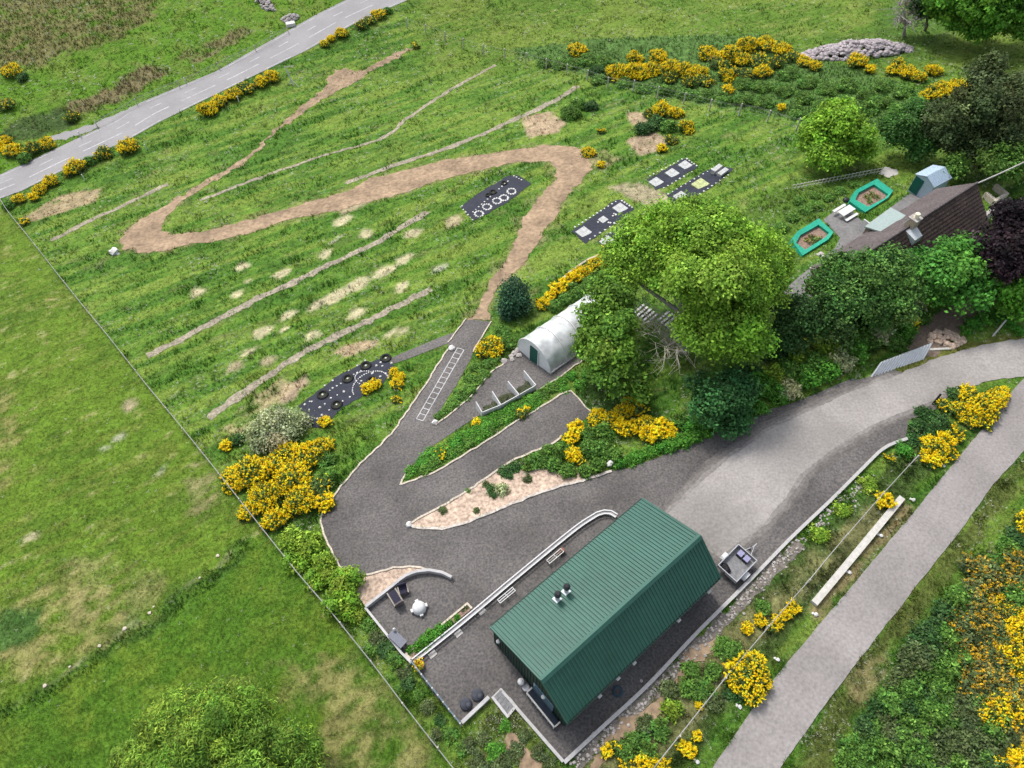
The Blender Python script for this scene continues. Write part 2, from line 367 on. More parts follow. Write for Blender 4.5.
# hairpin footpath of bare earth
hp = [(120, 239), (123, 249), (140, 253), (170, 250), (190, 244), (225, 240), (256, 231), (293, 219), (331, 212), (363, 203), (406, 192), (450, 177), (482, 171), (504, 165), (525, 162), (548, 161), (556, 168), (554, 181), (537, 201), (525, 216), (519, 231), (510, 252), (493, 277), (476, 312), (466, 319.5), (490, 322), (488, 310), (500, 288), (512, 274), (524, 264), (544, 234), (569, 194), (592, 170), (589, 155), (577, 147), (549, 145), (512, 150), (481, 155), (446, 160), (406, 170), (366, 180), (348, 191), (316, 200), (256, 218), (200, 232), (170, 234), (161, 231), (164, 219), (175, 208), (184, 199), (180, 196), (160, 209), (140, 219)]
struct(sheet('earth_path', PP(hp), M['dirt'], .03, .3, loose='warp'))
tr_ = smooth_line(PP([(181, 199), (196, 189), (215, 178), (235, 167), (256, 151), (276, 131), (291, 119), (306, 107), (322, 93)]), 1.)
struct(sheet('earth_track', strip_outline(tr_, [1.2+.7*math.sin(i*.5)*0+.45*math.sin(i*.33)-.25 for i in range(len(tr_))]), M['dirt'], .025, .4, loose=True))
struct(sheet('earth_patch', PP([(316, 101), (325, 86), (334, 70), (350, 68), (361, 72), (368, 66), (390, 56), (407, 47), (412, 49), (395, 60), (378, 68), (360, 79), (340, 90), (326, 98)]), M['dirt'], .028, .45, loose=True))
def row(pts, wd, seed): return struct(sheet('gravel_row', strip_outline(smooth_line(PP(pts), 1.), wd), M['strip'], .025, .22, seed=seed, loose=True))
row([(50, 241), (87, 222), (120, 207), (168, 184)], .85, 2)
row([(200, 201), (256, 179), (313, 159), (343, 150), (383, 138), (406, 120), (436, 99), (468, 80), (495, 65)], .62, 3)
row([(347, 183), (396, 165), (456, 145), (512, 121), (550, 103), (578, 86)], .95, 4)
row([(147, 356), (175, 342), (210, 324), (256, 300), (331, 264), (376, 243), (428, 212)], .9, 5)
row([(207, 419), (256, 384), (281, 367), (311, 349), (356, 327), (396, 307), (431, 289)], .95, 6)
# beds of gravel and paving
struct(sheet('rockery_gravel', PP([(411, 527), (409, 523), (418, 519.5), (443, 506.5), (478, 484.5), (498, 470.5), (520, 462), (560, 470), (600, 474), (587, 479.5), (544, 491.5), (512, 503.5), (488, 513.5), (456, 525.5), (436, 528.5)]), M['sand'], .04))
struct(sheet('sand_bed', PP([(352, 586), (364, 577), (381, 572), (394, 569), (409, 568), (420, 569), (430, 572), (419, 574), (406, 578), (394, 587), (385, 594), (366, 608)]), M['sand'], .04))
struct(sheet('bank_scree', strip_outline(PP([(573, 764), (606, 733), (653, 690), (700, 643), (739, 604), (775, 566), (800, 541)]), .85), mat('scree_soil', (.17, .15, .13), .95, .4, 4, .2, .6, bump=.5), .03, .25, loose=True))
mb = MB()
for px, py in [(573, 764), (606, 733), (653, 690), (700, 643), (739, 604), (775, 566), (800, 541)]: pass
kl = resample(PP([(573, 764), (606, 733), (653, 690), (700, 643), (739, 604), (775, 566), (835, 508), (868, 478)]), 420)
for i, p in enumerate(kl):
    q = p+np.array([rs.normal(.05, .24), rs.normal(-.05, .24), 0]); mb.rock(G(q)+Z3*.05, rs.uniform(.04, .12), rs, .7)
tag(mb.build('scree_stones', M['stone'], loc=(0, 0, 0)), 'loose grey rubble along the outside of the kerb wall', 'rubble', None, 'stuff')
struct(sheet('earth_path', strip_outline(smooth_line(PP([(592, 768), (622, 733), (660, 702), (684, 668), (716, 640)]), 1.), .8), M['dirt'], .045, .4))
struct(sheet('earth_path', strip_outline(smooth_line(PP([(508, 735), (519, 748), (530, 765), (540, 785)]), 1.), 1.1), M['dirt'], .035, .4))
struct(sheet('patio', PP([(823, 220), (838, 208), (853, 213), (866, 225), (880, 215), (908, 195), (926, 188), (940, 200), (900, 224), (860, 250), (838, 262), (826, 278), (812, 296), (790, 320), (768, 345), (758, 335), (776, 308), (784, 290), (800, 276), (818, 262), (835, 248), (840, 238)]), M['paving'], .03))
struct(sheet('earth_drive', strip_outline(smooth_line(PP([(917, 356), (935, 333), (956, 318), (985, 297), (1030, 275)]), 1.), 2.2), mat('shaded_earth', (.17, .13, .1), .95, .3, 4), .025, .5))  # earth colour darkened, the shade on this track painted in

# ------------------------------------------------------------------ pale stone edgings along the ramps
def edging(pts, label, wd=.14, h=.12, material='edging', name='path_edging', amp=.06):
    g = smooth_line(PP(pts), .45); g = [G(p) for p in g]
    g = [p+np.array([rs.uniform(-amp, amp), rs.uniform(-amp, amp), rs.uniform(-.03, .02)]) for p in g]
    o = MB().ribbon(g, wd, -.1, h+.1).build(name, M[material], loc=g[len(g)//2])
    return tag(o, label, 'edging')
edging([(448, 349), (426, 384), (411, 406), (391, 434), (361, 464), (338, 491), (331, 501), (321, 519), (328, 544), (343, 570)], 'cream stone edging down the outer side of the ramp with the painted ladder')
edging([(473, 352), (491, 322)], 'short cream edging between the ramp top and the round yellow gorse', .12)
edging([(448, 343), (466, 319)], 'short cream edging on the outer side of the ramp top, by the side path', .12)
edging([(432, 424), (436, 424.5), (463, 404), (480, 386), (492, 372), (505, 363)], 'cream edging between the green wedge bed and the polytunnel yard', .12)
edging([(410, 467), (400, 484), (403, 484), (428, 475), (441, 469), (471, 451), (496, 435), (512, 424), (530, 414), (560, 395), (571, 391)], 'cream edging along the lower side of the long narrow hedge bed')
edging([(571, 391), (592, 414)], 'straight pale edging across the blind end of the middle ramp', .1)
edging([(562, 436), (553, 443), (512, 461), (498, 470), (478, 484), (443, 506), (418, 519), (410, 524)], 'cream edging along the upper side of the pink gravel rockery', .16)
edging([(537, 391), (557, 379), (575, 366), (596, 352)], 'pale edging below the white polytunnel', .12)
edging([(410, 524.5), (413, 527.5), (436, 529), (456, 526), (488, 514), (512, 504), (544, 491.5), (587, 479.5), (612, 471)], 'border of white stones along the lower side of the pink gravel rockery', .2, .12, 'palestone', 'stone_edging', .05)
edging([(352, 585), (364, 576.5), (381, 571.5), (394, 568), (409, 567), (420, 568), (430, 571.5)], 'pale edging around the sandy bed above the curved garden wall', .14)
edging([(540, 306), (552, 291), (567, 275), (585, 262), (606, 251)], 'narrow pale edging behind the diagonal row of gorse', .2)

# ------------------------------------------------------------------ walls and rails of the yard
def wall_px(pts, wd, h, name, label, cat, material='wall', sm=True, z0=-.3):
    g = smooth_line(PP(pts), .5) if sm else PP(pts); g = [G(p) for p in g]
    return tag(MB().ribbon(g, wd, z0, h-z0).build(name, M[material], loc=g[0]), label, cat)
wall_px([(564, 763), (599, 730.5), (647, 686), (694, 636), (732, 598), (754, 576), (768, 561.5), (793, 536), (830, 501), (860, 471), (880, 451.5), (893, 444.5), (906, 440)], .24, .3, 'kerb_wall', 'long low pale kerb wall along the lane side of the green shed', 'wall', 'kerb')
wall_px([(563, 762), (516, 708), (509, 699)], .2, .3, 'kerb_wall', 'pale kerb wall from the grey steps to the bottom corner of the yard', 'wall', 'kerb', False)
wall_px([(366.5, 608.5), (385, 594), (394, 587), (406, 577.7), (419, 573), (430, 572), (442.5, 574.3), (452, 579)], .2, .5, 'curved_wall', 'curved low white wall beside the seats and the white fire pit cover', 'wall', 'wall')
wall_px([(489, 698), (462, 723.5)], .24, .4, 'low_wall', 'short white wall behind the two dark beanbags', 'wall', 'wall', False)
# white retaining wall with a coping and a rail beside the shed
wpx = [(413.5, 662.5), (463, 623), (512, 582), (552, 549), (577, 529), (588, 521.5), (597, 516), (604, 514), (610, 514.5), (616, 518)]
g = [G(p) for p in smooth_line(PP(wpx), .5)]
t_ = thing('retaining_wall', g[0], 'white wall with a double rail beside the green roof, curling round at its top', 'wall')
MB().ribbon(g, .17, -.3, .6).build('wall', M['wall'], t_)
L_, R_ = offset_line(g, .15)
rr = MB(); rr.ribbon([np.array([*p, float(H(*p))]) for p in L_], .085, .38, .06); rr.build('rail', M['white'], t_)
rr = MB(); rr.ribbon([np.array([*p, float(H(*p))]) for p in R_], .075, .38, .06); rr.build('rail', M['white'], t_)
for i in range(2, len(g)-1, 4):
    for S_ in (L_, R_):
        q = np.array([*S_[i], float(H(*S_[i]))]); MB().tube(q-Z3*.1, q+Z3*.37, .025).build('post', M['white'], t_)
# railing on the outer side of the yard
gp = [(366, 609), (386, 634), (402, 654), (412, 664)]
wall_px(gp, .16, .4, 'low_wall', 'narrow white wall along the field side of the seating area', 'wall', 'wall', False)
A_, B_ = P(412.5, 664.5), P(461, 726)
t_ = thing('glass_railing', A_, 'steel railing with dark glass panels on the field side of the yard', 'railing'); nrail = 9
for i in range(nrail+1):
    q = A_+(B_-A_)*i/nrail; MB().box(q-Z3*.2, (.1, .1, 1.25), B_-A_).build('post', M['conc'], t_)
    if i < nrail:
        q2 = A_+(B_-A_)*(i+1)/nrail; d = unit(q2-q)
        MB().beam(q+d*.12+Z3*.12, q2-d*.12+Z3*.12, .03, .8).build('panel', M['glass'], t_)
        MB().beam(q+d*.05+Z3*1.0, q2-d*.05+Z3*1.0, .09, .05).build('rail', M['railing'], t_)
# grey steps at the gable
c4 = [P(501, 690.5), P(515.5, 707), P(507.5, 717), P(493, 698.5)]
t_ = thing('garden_steps', c4[3], 'grey slabbed steps with white side walls at the gable end of the yard', 'steps')

for k in range(5):
    a0, a1 = k/5+.003, (k+1)/5-.003
    q = [c4[0]+(c4[1]-c4[0])*a0, c4[0]+(c4[1]-c4[0])*a1, c4[3]+(c4[2]-c4[3])*a1, c4[3]+(c4[2]-c4[3])*a0]
    MB().prism([x[:2] for x in q], -.4, .2-.015*k).build('step', M['stepslab'], t_)
for p, q, z in ((c4[0], c4[1], .3), (c4[3], c4[2], .3), (c4[0], c4[3], .27), (c4[1], c4[2], .24)):
    d = unit(q-p)*(.09 if z == .3 else -.1); MB().beam(p-d-Z3*.4, q+d-Z3*.4, .17, .4+z).build('frame', M['wall'], t_)
# planter bed between the seating area and the white wall
c4 = [P(467.5, 604.5), P(472, 609.5), P(411, 660), P(406.5, 655)]
t_ = thing('planter', c4[0], 'long narrow planting bed with pale edge at the foot of the white wall', 'planter')
MB().ribbon([G(c4[1]), G(c4[0]), G(c4[3]), G(c4[2])], .14, -.2, .5).build('edge', M['edging'], t_)
MB().prism([x[:2] for x in c4], -.3, [float(H(*x[:2]))+.2 for x in c4]).build('soil', M['soil'], t_)

# ================================================================== the green shed
ZE, ZR, ZF = 3.1, 5.3, 2.7
A, B = PZ(491, 628, ZE), PZ(642, 498, ZE); R1, R2 = PZ(541.5, 680, ZR), PZ(702, 535, ZR); C, D = PZ(566, 723, ZF), PZ(720, 578, ZF)
L = unit(sum(unit((q-p)*[1, 1, 0]) for p, q in ((A, B), (R1, R2), (C, D)))); W = np.array([L[1], -L[0], 0.])
if W[0] < 0: W = -W
l0 = np.mean([np.dot(x, L) for x in (A, R1, C)]); l1 = np.mean([np.dot(x, L) for x in (B, R2, D)])
wA, wR, wC = [np.mean([np.dot(x, W) for x in q]) for q in ((A, B), (R1, R2), (C, D))]
def SH(l, w_, z): return L*l+W*w_+Z3*z
for nm, q, tpx in (('A', SH(l0, wA, ZE), (491, 628)), ('B', SH(l1, wA, ZE), (642, 498)), ('R1', SH(l0, wR, ZR), (541.5, 680)), ('R2', SH(l1, wR, ZR), (702, 535)), ('C', SH(l0, wC, ZF), (566, 723)), ('D', SH(l1, wC, ZF), (720, 578))):
    print('shed', nm, [round(float(x), 1) for x in pix(*q)], tpx)
print('shed size', l1-l0, wR-wA, wC-wR)
shed = thing('garden_building', SH((l0+l1)/2, wR, float(H(*SH((l0+l1)/2, wR, 0)[:2]))), 'large building with green ribbed metal roof and dark cladding in the gravel yard', 'building')
def ribbed(p0, p1, q0, q1, pitch, rh, rw, thick=.05):
    """sheet between the lines p0-p1 and q0-q1 with raised ribs running from one line to the other"""
    Ln = np.linalg.norm(p1-p0); n = int(Ln/pitch); nrm = unit(np.cross(p1-p0, q0-p0)); nrm = nrm if nrm[2] >= -.01 else -nrm
    prof = []
    for i in range(n):
        s0 = i/n; d = 1/n; k = rw/pitch
        prof += [(s0, 0), (s0+d*(.5-k), 0), (s0+d*(.5-k*.55), rh), (s0+d*(.5+k*.55), rh), (s0+d*(.5+k), 0)]
    prof.append((1, 0)); vs = []; m_ = len(prof)
    for s_, h_ in prof: vs.append(p0+(p1-p0)*s_+nrm*h_)
    for s_, h_ in prof: vs.append(q0+(q1-q0)*s_+nrm*h_)
    fs = [(i, i+1, m_+i+1, m_+i) for i in range(m_-1)]
    k = len(vs); vs += [p0-nrm*thick, p1-nrm*thick, q1-nrm*thick, q0-nrm*thick]
    fs += [(k, k+3, k+2, k+1), (0, k, k+1, m_-1), (m_, 2*m_-1, k+2, k+3), (0, m_, k+3, k), (m_-1, k+1, k+2, 2*m_-1)]
    return MB().add(vs, fs)
for wa, za in ((wA, ZE), (wC, ZF)):
    e0, e1, g0, g1 = SH(l0, wa, za), SH(l1, wa, za), SH(l0, wR, ZR), SH(l1, wR, ZR)
    if wa > wR: e0, e1, g0, g1 = e1, e0, g1, g0
    ribbed(e0, e1, g0, g1, .26, .06, .06).build('roof_slope', M['roof'], shed)
MB().add([SH(l, wR+s_, ZR+z) for l in (l0-.02, l1+.02) for s_, z in ((-.22, -.03), (0, .09), (.22, -.09), (0, -.02))], [(0, 1, 5, 4), (1, 2, 6, 5), (2, 3, 7, 6), (3, 0, 4, 7), (0, 3, 2, 1), (4, 5, 6, 7)]).build('ridge_cap', M['roof'], shed)
for l in (l0+.02, l1-.02):
    for wa, za in ((wA, ZE), (wC, ZF)):
        p, q = SH(l, wa, za-.1), SH(l, wR, ZR-.1); v = (q-p)/2; h = unit(np.cross(v, L)); h = h if h[2] > 0 else -h
        MB().obox((p+q)/2, v, L*.05, h*.13).build('barge_board', M['roof'], shed)
wi0, wi1, li0, li1 = wA+.14, wC-.2, l0+.12, l1-.15
def zroof(w_): return ZE+(ZR-ZE)*(w_-wA)/(wR-wA) if w_ < wR else ZR+(ZF-ZR)*(w_-wR)/(wC-wR)
for l, s_ in ((li0, -1), (li1, 1)):
    prof = [(wi0, -.6), (wi0, zroof(wi0)-.12), (wR, ZR-.12), (wi1, zroof(wi1)-.12), (wi1, -.6)]
    mb = MB(); n = len(prof); mb.add([SH(l, *p) for p in prof]+[SH(l-s_*.2, *p) for p in prof], [tuple(range(n)), tuple(range(n, 2*n))[::-1]]+[(i, n+i, n+(i+1) % n, (i+1) % n) for i in range(n)])
    x = wi0+.12
    while x < wi1-.1: mb.obox(SH(l+s_*.02, x, (zroof(x)-.16-.5)/2), L*.03, W*.03, Z3*(zroof(x)-.16+.5)/2); x += .28
    mb.build('wall', M['gable'], shed)
for w_ in (wi0, wi1):
    s_ = -1 if w_ == wi0 else 1; mb = MB(); zt = zroof(w_)-.13
    mb.obox(SH((li0+li1)/2, w_-s_*.1, (zt-.6)/2), L*((li1-li0)/2-.21), W*.09, Z3*(zt+.6)/2)
    x = li0+.3
    while x < li1-.3: mb.obox(SH(x, w_+s_*.015, (zt-.5)/2), L*.03, W*.03, Z3*(zt+.4)/2); x += .28
    mb.build('wall', M['gable'], shed)
for wa, za, s_ in ((wA, ZE, -1), (wC, ZF, 1)):
    MB().obox(SH((l0+l1)/2, wa+s_*.05, za-.13), L*((l1-l0)/2-.05), W*.06, Z3*.05).build('gutter', M['gable'], shed)
for px, py in ((557.5, 596), (566.5, 588.5)):
    q = PZ(px, py, 4.45); w_ = np.dot(q, W); l = np.dot(q, L); z = zroof(w_)
    fl = MB().tube(SH(l, w_, z-.1), SH(l, w_, z+.75), .15, n=10).build('flue', M['lead'], shed)
    MB().obox(SH(l, w_, z+.06), L*.24, W*.24+Z3*.08, Z3*.04).build('flashing', M['lead'], fl)
    MB().lathe(SH(l, w_, z+.75), [(.2, 0), (.24, .1), (.24, .3), (.1, .42)]).build('cowl', M['dark'], fl)
# windows and a door in the long wall facing the lane, lamps under the eaves
for l in np.linspace(li0+2, li1-2, 4):
    f = MB().obox(SH(l, wi1+.05, 1.5), L*.6, W*.04, Z3*.55).build('window', M['dark'], shed); MB().obox(SH(l, wi1+.10, 1.5), L*.52, W*.012, Z3*.47).build('pane', M['glass'], f)
for px, py in ((618, 679), (634.5, 664), (679.5, 622), (708, 591.5), (600, 697)):
    q = PZ(px, py, 2.1); l = np.dot(q, L)
    MB().obox(SH(l, wC+.02, 2.25), L*.14, W*.22, Z3*.03).obox(SH(l, wC+.16, 2.13), L*.1, W*.08, Z3*.09).build('wall_lamp', M['white'], shed)
for px, py, z in ((496, 643.5, 1.9), (545, 695.5, 1.9)):
    q = PZ(px, py, z); q = SH(li0-.12, np.dot(q, W), z); MB().lathe(q-Z3*.1, [(.04, 0), (.13, .06), (.15, .15), (.08, .25)], 8).build('wall_lamp', M['white'], shed)
# sunken-looking deck in front of the gable with a pale rail
dk = [PZ(534, 687, .4), PZ(527, 694.5, .4), PZ(554, 729, .4), PZ(561, 722, .4)]
w0, w1 = np.mean([np.dot(dk[0], W), np.dot(dk[1], W)]), np.mean([np.dot(dk[2], W), np.dot(dk[3], W)]); la = min(np.dot(dk[1], L), np.dot(dk[2], L))
deck = MB(); deck.obox(SH((la+li0-.08)/2, (w0+w1)/2, .05), L*(li0-.08-la)/2, W*(w1-w0)/2, Z3*.3); deck = deck.build('deck', M['deck'], shed)
rl = MB(); rl.obox(SH(la, (w0+w1)/2, 1.0), L*.05, W*(w1-w0)/2, Z3*.035)
for ww in (w0, w1): rl.obox(SH((la+.06+li0-.15)/2, ww, 1.0), L*((li0-.15-la-.06)/2), W*.05, Z3*.035)
rl.build('handrail', M['conc'], deck)
for ww in np.linspace(w0+.05, w1-.05, 6): MB().obox(SH(la, ww, .66), L*.035, W*.035, Z3*.3).build('post', M['conc'], deck)
MB().obox(SH(la, (w0+w1)/2, .62), L*.012, W*((w1-w0)/2-.1), Z3*.25).build('glass_panel', M['glass'], deck)
MB().obox(SH(li0-.05, (w0+w1)/2-.4, 1.3), L*.03, W*.95, Z3*.95).build('glass_door', M['glass'], shed)

# ------------------------------------------------------------------ small things in the yard
q = P(521, 684); t_ = thing('garden_lamp', q, 'white globe lamp on a short post at the gable corner', 'lamp')
MB().tube(q-Z3*.1, q+Z3*.5, .05).build('post', M['dark'], t_); MB().lathe(q+Z3*.5, [(.06, 0), (.2, .08), (.25, .22), (.2, .38), (.06, .47)]).build('globe', M['white'], t_)
q = P(526, 689); t_ = thing('garden_stool', q, 'small round grey stool next to the globe lamp', 'stool')
MB().lathe(q+Z3*.4, [(.2, 0), (.26, .03), (.26, .08), (.2, .1)]).build('seat', M['steel'], t_)
for k in range(3):
    an = k*2.1; d = np.array([math.cos(an), math.sin(an), 0]); MB().tube(q+d*.22-Z3*.03, q+d*.14+Z3*.4, .025).build('leg', M['dark'], t_)
for (px, py, lab) in ((466, 704.5, 'larger dark beanbag chair nearer the glass railing'), (477.5, 695.5, 'dark beanbag chair nearer the grey steps')):
    q = P(px, py); o = MB().lathe(q-Z3*.02, [(.25, 0), (.4, .08), (.42, .18), (.36, .28), (.18, .34), (.07, .35)], 14); o.lathe(q+np.array([.2, -.14, .1]), [(.15, 0), (.22, .15), (.17, .42), (.05, .5)], 12)
    tag(o.build('beanbag_chair', M['beanbag'], loc=q, smooth=True), lab, 'chair')
for px, py, lab in ((482, 611.5, 'upper'), (458.5, 633.5, 'middle'), (432.5, 654.5, 'lower')):
    q = P(px, py); tag(MB().box(q-Z3*.05, (.55, .4, .13), L).build('paving_slab', M['conc'], loc=q), f'pale square step slab against the white wall, {lab} of the three', 'slab', 'step slabs at the white wall')
def bench(px, py, lab, brown):
    q = P(px, py); t_ = thing('garden_bench', q, lab, 'bench'); n = np.array([-L[1], L[0], 0])
    for k in range(4):
        if k < 3: MB().obox(q+n*(-.16+.16*k)+Z3*.43, L*.72, n*.025, Z3*.02).build('seat_slat', M['white' if k != 1 or not brown else 'timber'], t_)
    for s_ in (-.7, 0, .7): MB().obox(q+L*s_+Z3*.40, L*.025, n*.2, Z3*.02).build('seat_frame', M['white'], t_)
    for s_ in (-.66, .66):
        for u in (-.15, .15): MB().box(q+L*s_+n*u-Z3*.03, (.05, .05, .42), L).build('leg', M['white'], t_)
    return q
bench(506.5, 597, 'open white slatted bench against the lower part of the white wall', False)
q = bench(555, 558, 'open white slatted bench with a terracotta planter at its end', True)
q = P(561, 552.5); t_ = thing('terracotta_planter', q, 'brown terracotta trough beside the upper white bench', 'planter')
MB().box(q-Z3*.02, (.5, .35, .38), L).build('trough', mat('terracotta', (.25, .1, .06), .8, .2, 5), t_)
# table with a grey cover
c4 = [PZ(394, 627.5, .65), PZ(407.5, 640, .65), PZ(399, 648.5, .65), PZ(386.5, 633.5, .65)]; cc = sum(c4)/4
dl = unit(c4[1]-c4[0]); dn = np.array([-dl[1], dl[0], 0]); ll, ln = np.linalg.norm(c4[1]-c4[0]), np.linalg.norm(c4[3]-c4[0])
t_ = thing('garden_table', (cc[0], cc[1], float(H(*cc[:2]))), 'rectangular table under a slate grey cover beside the field-side wall', 'table')
zt = .72+float(H(*cc[:2]))
MB().obox([cc[0], cc[1], zt], dl*ll/2, dn*ln/2, Z3*.03).build('tabletop', M['tabletop'], t_)
for s_ in (-1, 1):
    MB().obox([cc[0], cc[1], zt-.16]+dn*s_*(ln/2-.01), dl*(ll/2-.02), dn*.012, Z3*.13).build('cover_skirt', M['tabletop'], t_)
    for u in (-1, 1): MB().box(np.array([cc[0], cc[1], zt-.75])+dl*u*(ll/2-.12)+dn*s_*(ln/2-.12), (.07, .07, .73), dl).build('leg', M['dark'], t_)
q = PZ(394.5, 630, zt+.03); q = q; t_ = thing('table_lantern', [q[0], q[1], zt+.03], 'small white lantern standing on the grey covered table', 'lantern')
MB().lathe([q[0], q[1], zt+.03], [(.1, 0), (.12, .03), (.1, .25), (.04, .34)], 8).build('body', M['white'], t_)
# chairs
def chair(px, py, d, lab, ln=.6, n_='garden_chair'):
    q = P(px, py); d = unit([*d, 0]); n = np.array([-d[1], d[0], 0]); t_ = thing(n_, q, lab, 'chair')
    MB().obox(q+Z3*.36, d*ln/2, n*.28, Z3*.05).build('seat', M['rattan'], t_)
    MB().obox(q+Z3*.45, d*(ln/2-.04), n*.25, Z3*.04).build('cushion', M['cushion'], t_)
    MB().obox(q-d*(ln/2+.04)+Z3*.62, d*.05, n*.3, Z3*.3).build('backrest', M['cushion' if ln < 1 else 'rattan'], t_)
    for s_ in (-1, 1):
        MB().obox(q+n*s_*.33+Z3*.52, d*ln/2, n*.045, Z3*.04).build('armrest', M['timber'], t_)
        for u in (-1, 1): MB().obox(q+n*s_*.3+d*u*(ln/2-.06)+Z3*.2, d*.03, n*.03, Z3*.24).build('leg', M['dark'], t_)
chair(396, 599.5, (-.55, .8), 'long recliner with pale arms and charcoal cushion by the curved wall', 1.15, 'garden_recliner')
chair(404, 592, (.3, -.9), 'small dark rattan armchair between the recliner and the curved wall')
q = P(419.5, 609); t_ = thing('fire_pit', q, 'round white covered fire pit in the middle of the seating area', 'fire pit')
MB().lathe(q-Z3*.02, [(.5, 0), (.52, .25), (.46, .5), (.3, .66), (.08, .72)], 14).build('cover', M['white'], t_, smooth=True)
for k in range(4):
    an = .4+k*1.57; d = np.array([math.cos(an), math.sin(an), 0]); MB().obox(q+d*.52+Z3*.2, d*.1, np.array([-d[1], d[0], 0])*.12, Z3*.16).build('cover_corner', M['white'], t_)
q = P(419.8, 666); t_ = thing('flower_pot', q, 'orange pot with yellow plant in the corner by the glass railing', 'plant pot')
MB().lathe(q-Z3*.02, [(.22, 0), (.3, .35), (.34, .37), (.34, .43), (.27, .43)], 12).build('pot', M['orange'], t_); POT = t_
q = P(617.5, 691.5); t_ = thing('hose_reel', q, 'dark blue coil of hose lying on the gravel under the lane-side eaves', 'hose')
for k in range(3):
    cpts = [q+np.array([(.36-.07*k)*math.cos(x), (.36-.07*k)*math.sin(x), .05+.05*k]) for x in np.linspace(0, 6.28, 18)]
    MB().path(cpts, .03).build('coil', mat('blue_hose', (.05, .09, .12), .5, .2, 4), t_)

# trailer
c4 = [PZ(739, 544, .95), PZ(757, 560, .95), PZ(736.5, 582, .95), PZ(719, 564, .95)]
dl = unit((c4[0]-c4[3])+(c4[1]-c4[2])); dn = np.array([-dl[1], dl[0], 0]); cc = sum(c4)/4; zg = float(H(*cc[:2]))+.03
ll = (np.linalg.norm(c4[0]-c4[3])+np.linalg.norm(c4[1]-c4[2]))/2; ln = (np.linalg.norm(c4[1]-c4[0])+np.linalg.norm(c4[2]-c4[3]))/2
print('trailer', ll, ln); T0 = np.array([cc[0], cc[1], zg])
t_ = thing('car_trailer', T0, 'open grey box trailer parked at the drive end of the green shed', 'trailer')
TR = lambda u, v, z: T0+dl*u+dn*v+Z3*z
MB().obox(TR(0, 0, .55), dl*(ll/2-.04), dn*(ln/2-.04), Z3*.03).build('floor', M['stepslab'], t_)
for s_ in (-1, 1):
    MB().obox(TR(0, s_*(ln/2), .76), dl*(ll/2+.03), dn*.03, Z3*.19).build('side_panel', M['steel'], t_)
    MB().obox(TR(s_*(ll/2), 0, .755), dl*.03, dn*(ln/2-.035), Z3*.185).build('end_panel', M['steel'], t_)
    w_ = MB().tube(TR(-.1, s_*(ln/2+.1), .3), TR(-.1, s_*(ln/2+.28), .3), .3, n=16).build('wheel', M['tyre'], t_); MB().tube(TR(-.1, s_*(ln/2+.28), .3), TR(-.1, s_*(ln/2+.3), .3), .16, n=12).build('rim', M['steel'], w_)
    mg = MB()
    for k in range(6):
        a0, a1 = math.pi*k/6, math.pi*(k+1)/6
        mg.add([TR(-.1+.38*math.cos(x), s_*(ln/2+v), .3+.36*math.sin(x)) for x in (a0, a1) for v in (.05, .33)], [(0, 1, 3, 2)] if s_ > 0 else [(2, 3, 1, 0)])
    mg.build('mudguard', M['white'], t_)
MB().tube(TR(ll/2+.03, -.35, .42), TR(ll/2+1.0, 0, .42), .04).tube(TR(ll/2+.03, .35, .42), TR(ll/2+1.0, 0, .42), .04).tube(TR(ll/2+.95, 0, .42), TR(ll/2+1.3, 0, .45), .045).build('drawbar', M['steel'], t_)
MB().tube(TR(ll/2+.75, .12, .0), TR(ll/2+.75, .12, .7), .035).tube(TR(ll/2+.75, .08, .06), TR(ll/2+.75, .16, .06), .09, n=10).build('jockey_wheel', M['dark'], t_)
for i, (v, c_) in enumerate(((.28, 'lilac'), (-.26, 'lilac'))):
    q = TR(ll/2-.42, v, .58); b2 = thing('storage_tub', q, ('lilac lidded tub in the trailer, on its drive side', 'lilac lidded tub in the trailer, on its lane side')[i], 'tub', 'tubs in the trailer')
    MB().box(q, (.5, .42, .3), dl).build('body', M['dark'], b2); MB().box(q+Z3*.3, (.46, .4, .05), dl).build('lid', M['lilac'], b2)
q = TR(-ll/2+.4, .3, .58); o = MB(); 
for k in range(5): o.rock(q+dl*rs.uniform(-.25, .25)+dn*rs.uniform(-.3, .25)+Z3*.12, .24, rs)
tag(o.build('rubbish_bag', M['tyre'], loc=q, smooth=True), 'black bags heaped in the tail of the trailer', 'bag')

# ================================================================== polytunnel and compost bays
f0, f1 = P(519.5, 350), P(549, 375); ax = unit((P(574, 357)-f1)*[1, 1, 0]); wdv = unit((f1-f0)*[1, 1, 0]); wdv = unit(wdv-ax*np.dot(wdv, ax)); wid = np.linalg.norm((f1-f0)[:2])
bk = P(600, 301); LEN = 10.5; m0 = (f0+f1)/2
print('tunnel', wid, LEN)
t_ = thing('polytunnel', G(m0), 'white plastic polytunnel with curved roof and a green door opening', 'polytunnel'); HT = 2.7
def hoop(s_, k, r_=1.0):
    c = m0+ax*s_; gz = float(H(c[0], c[1])); x = k; sx = math.cos(x); sz = abs(math.sin(x))**.8
    return np.array([*(c+wdv*(wid/2*r_)*(-sx))[:2], gz+HT*r_*sz])
ks = np.linspace(0, math.pi, 17); ss = np.linspace(0, LEN, 11)
mb = MB(); mb.add([hoop(s_, k) for s_ in ss for k in ks], [(i*17+j, i*17+j+1, (i+1)*17+j+1, (i+1)*17+j) for i in range(10) for j in range(16)]); mb.build('cover', M['plastic'], t_, smooth=True)
for s_ in np.linspace(.02, LEN-.02, 6): MB().path([hoop(s_, k, 1.015) for k in ks], .06).build('hoop', M['white'], t_)
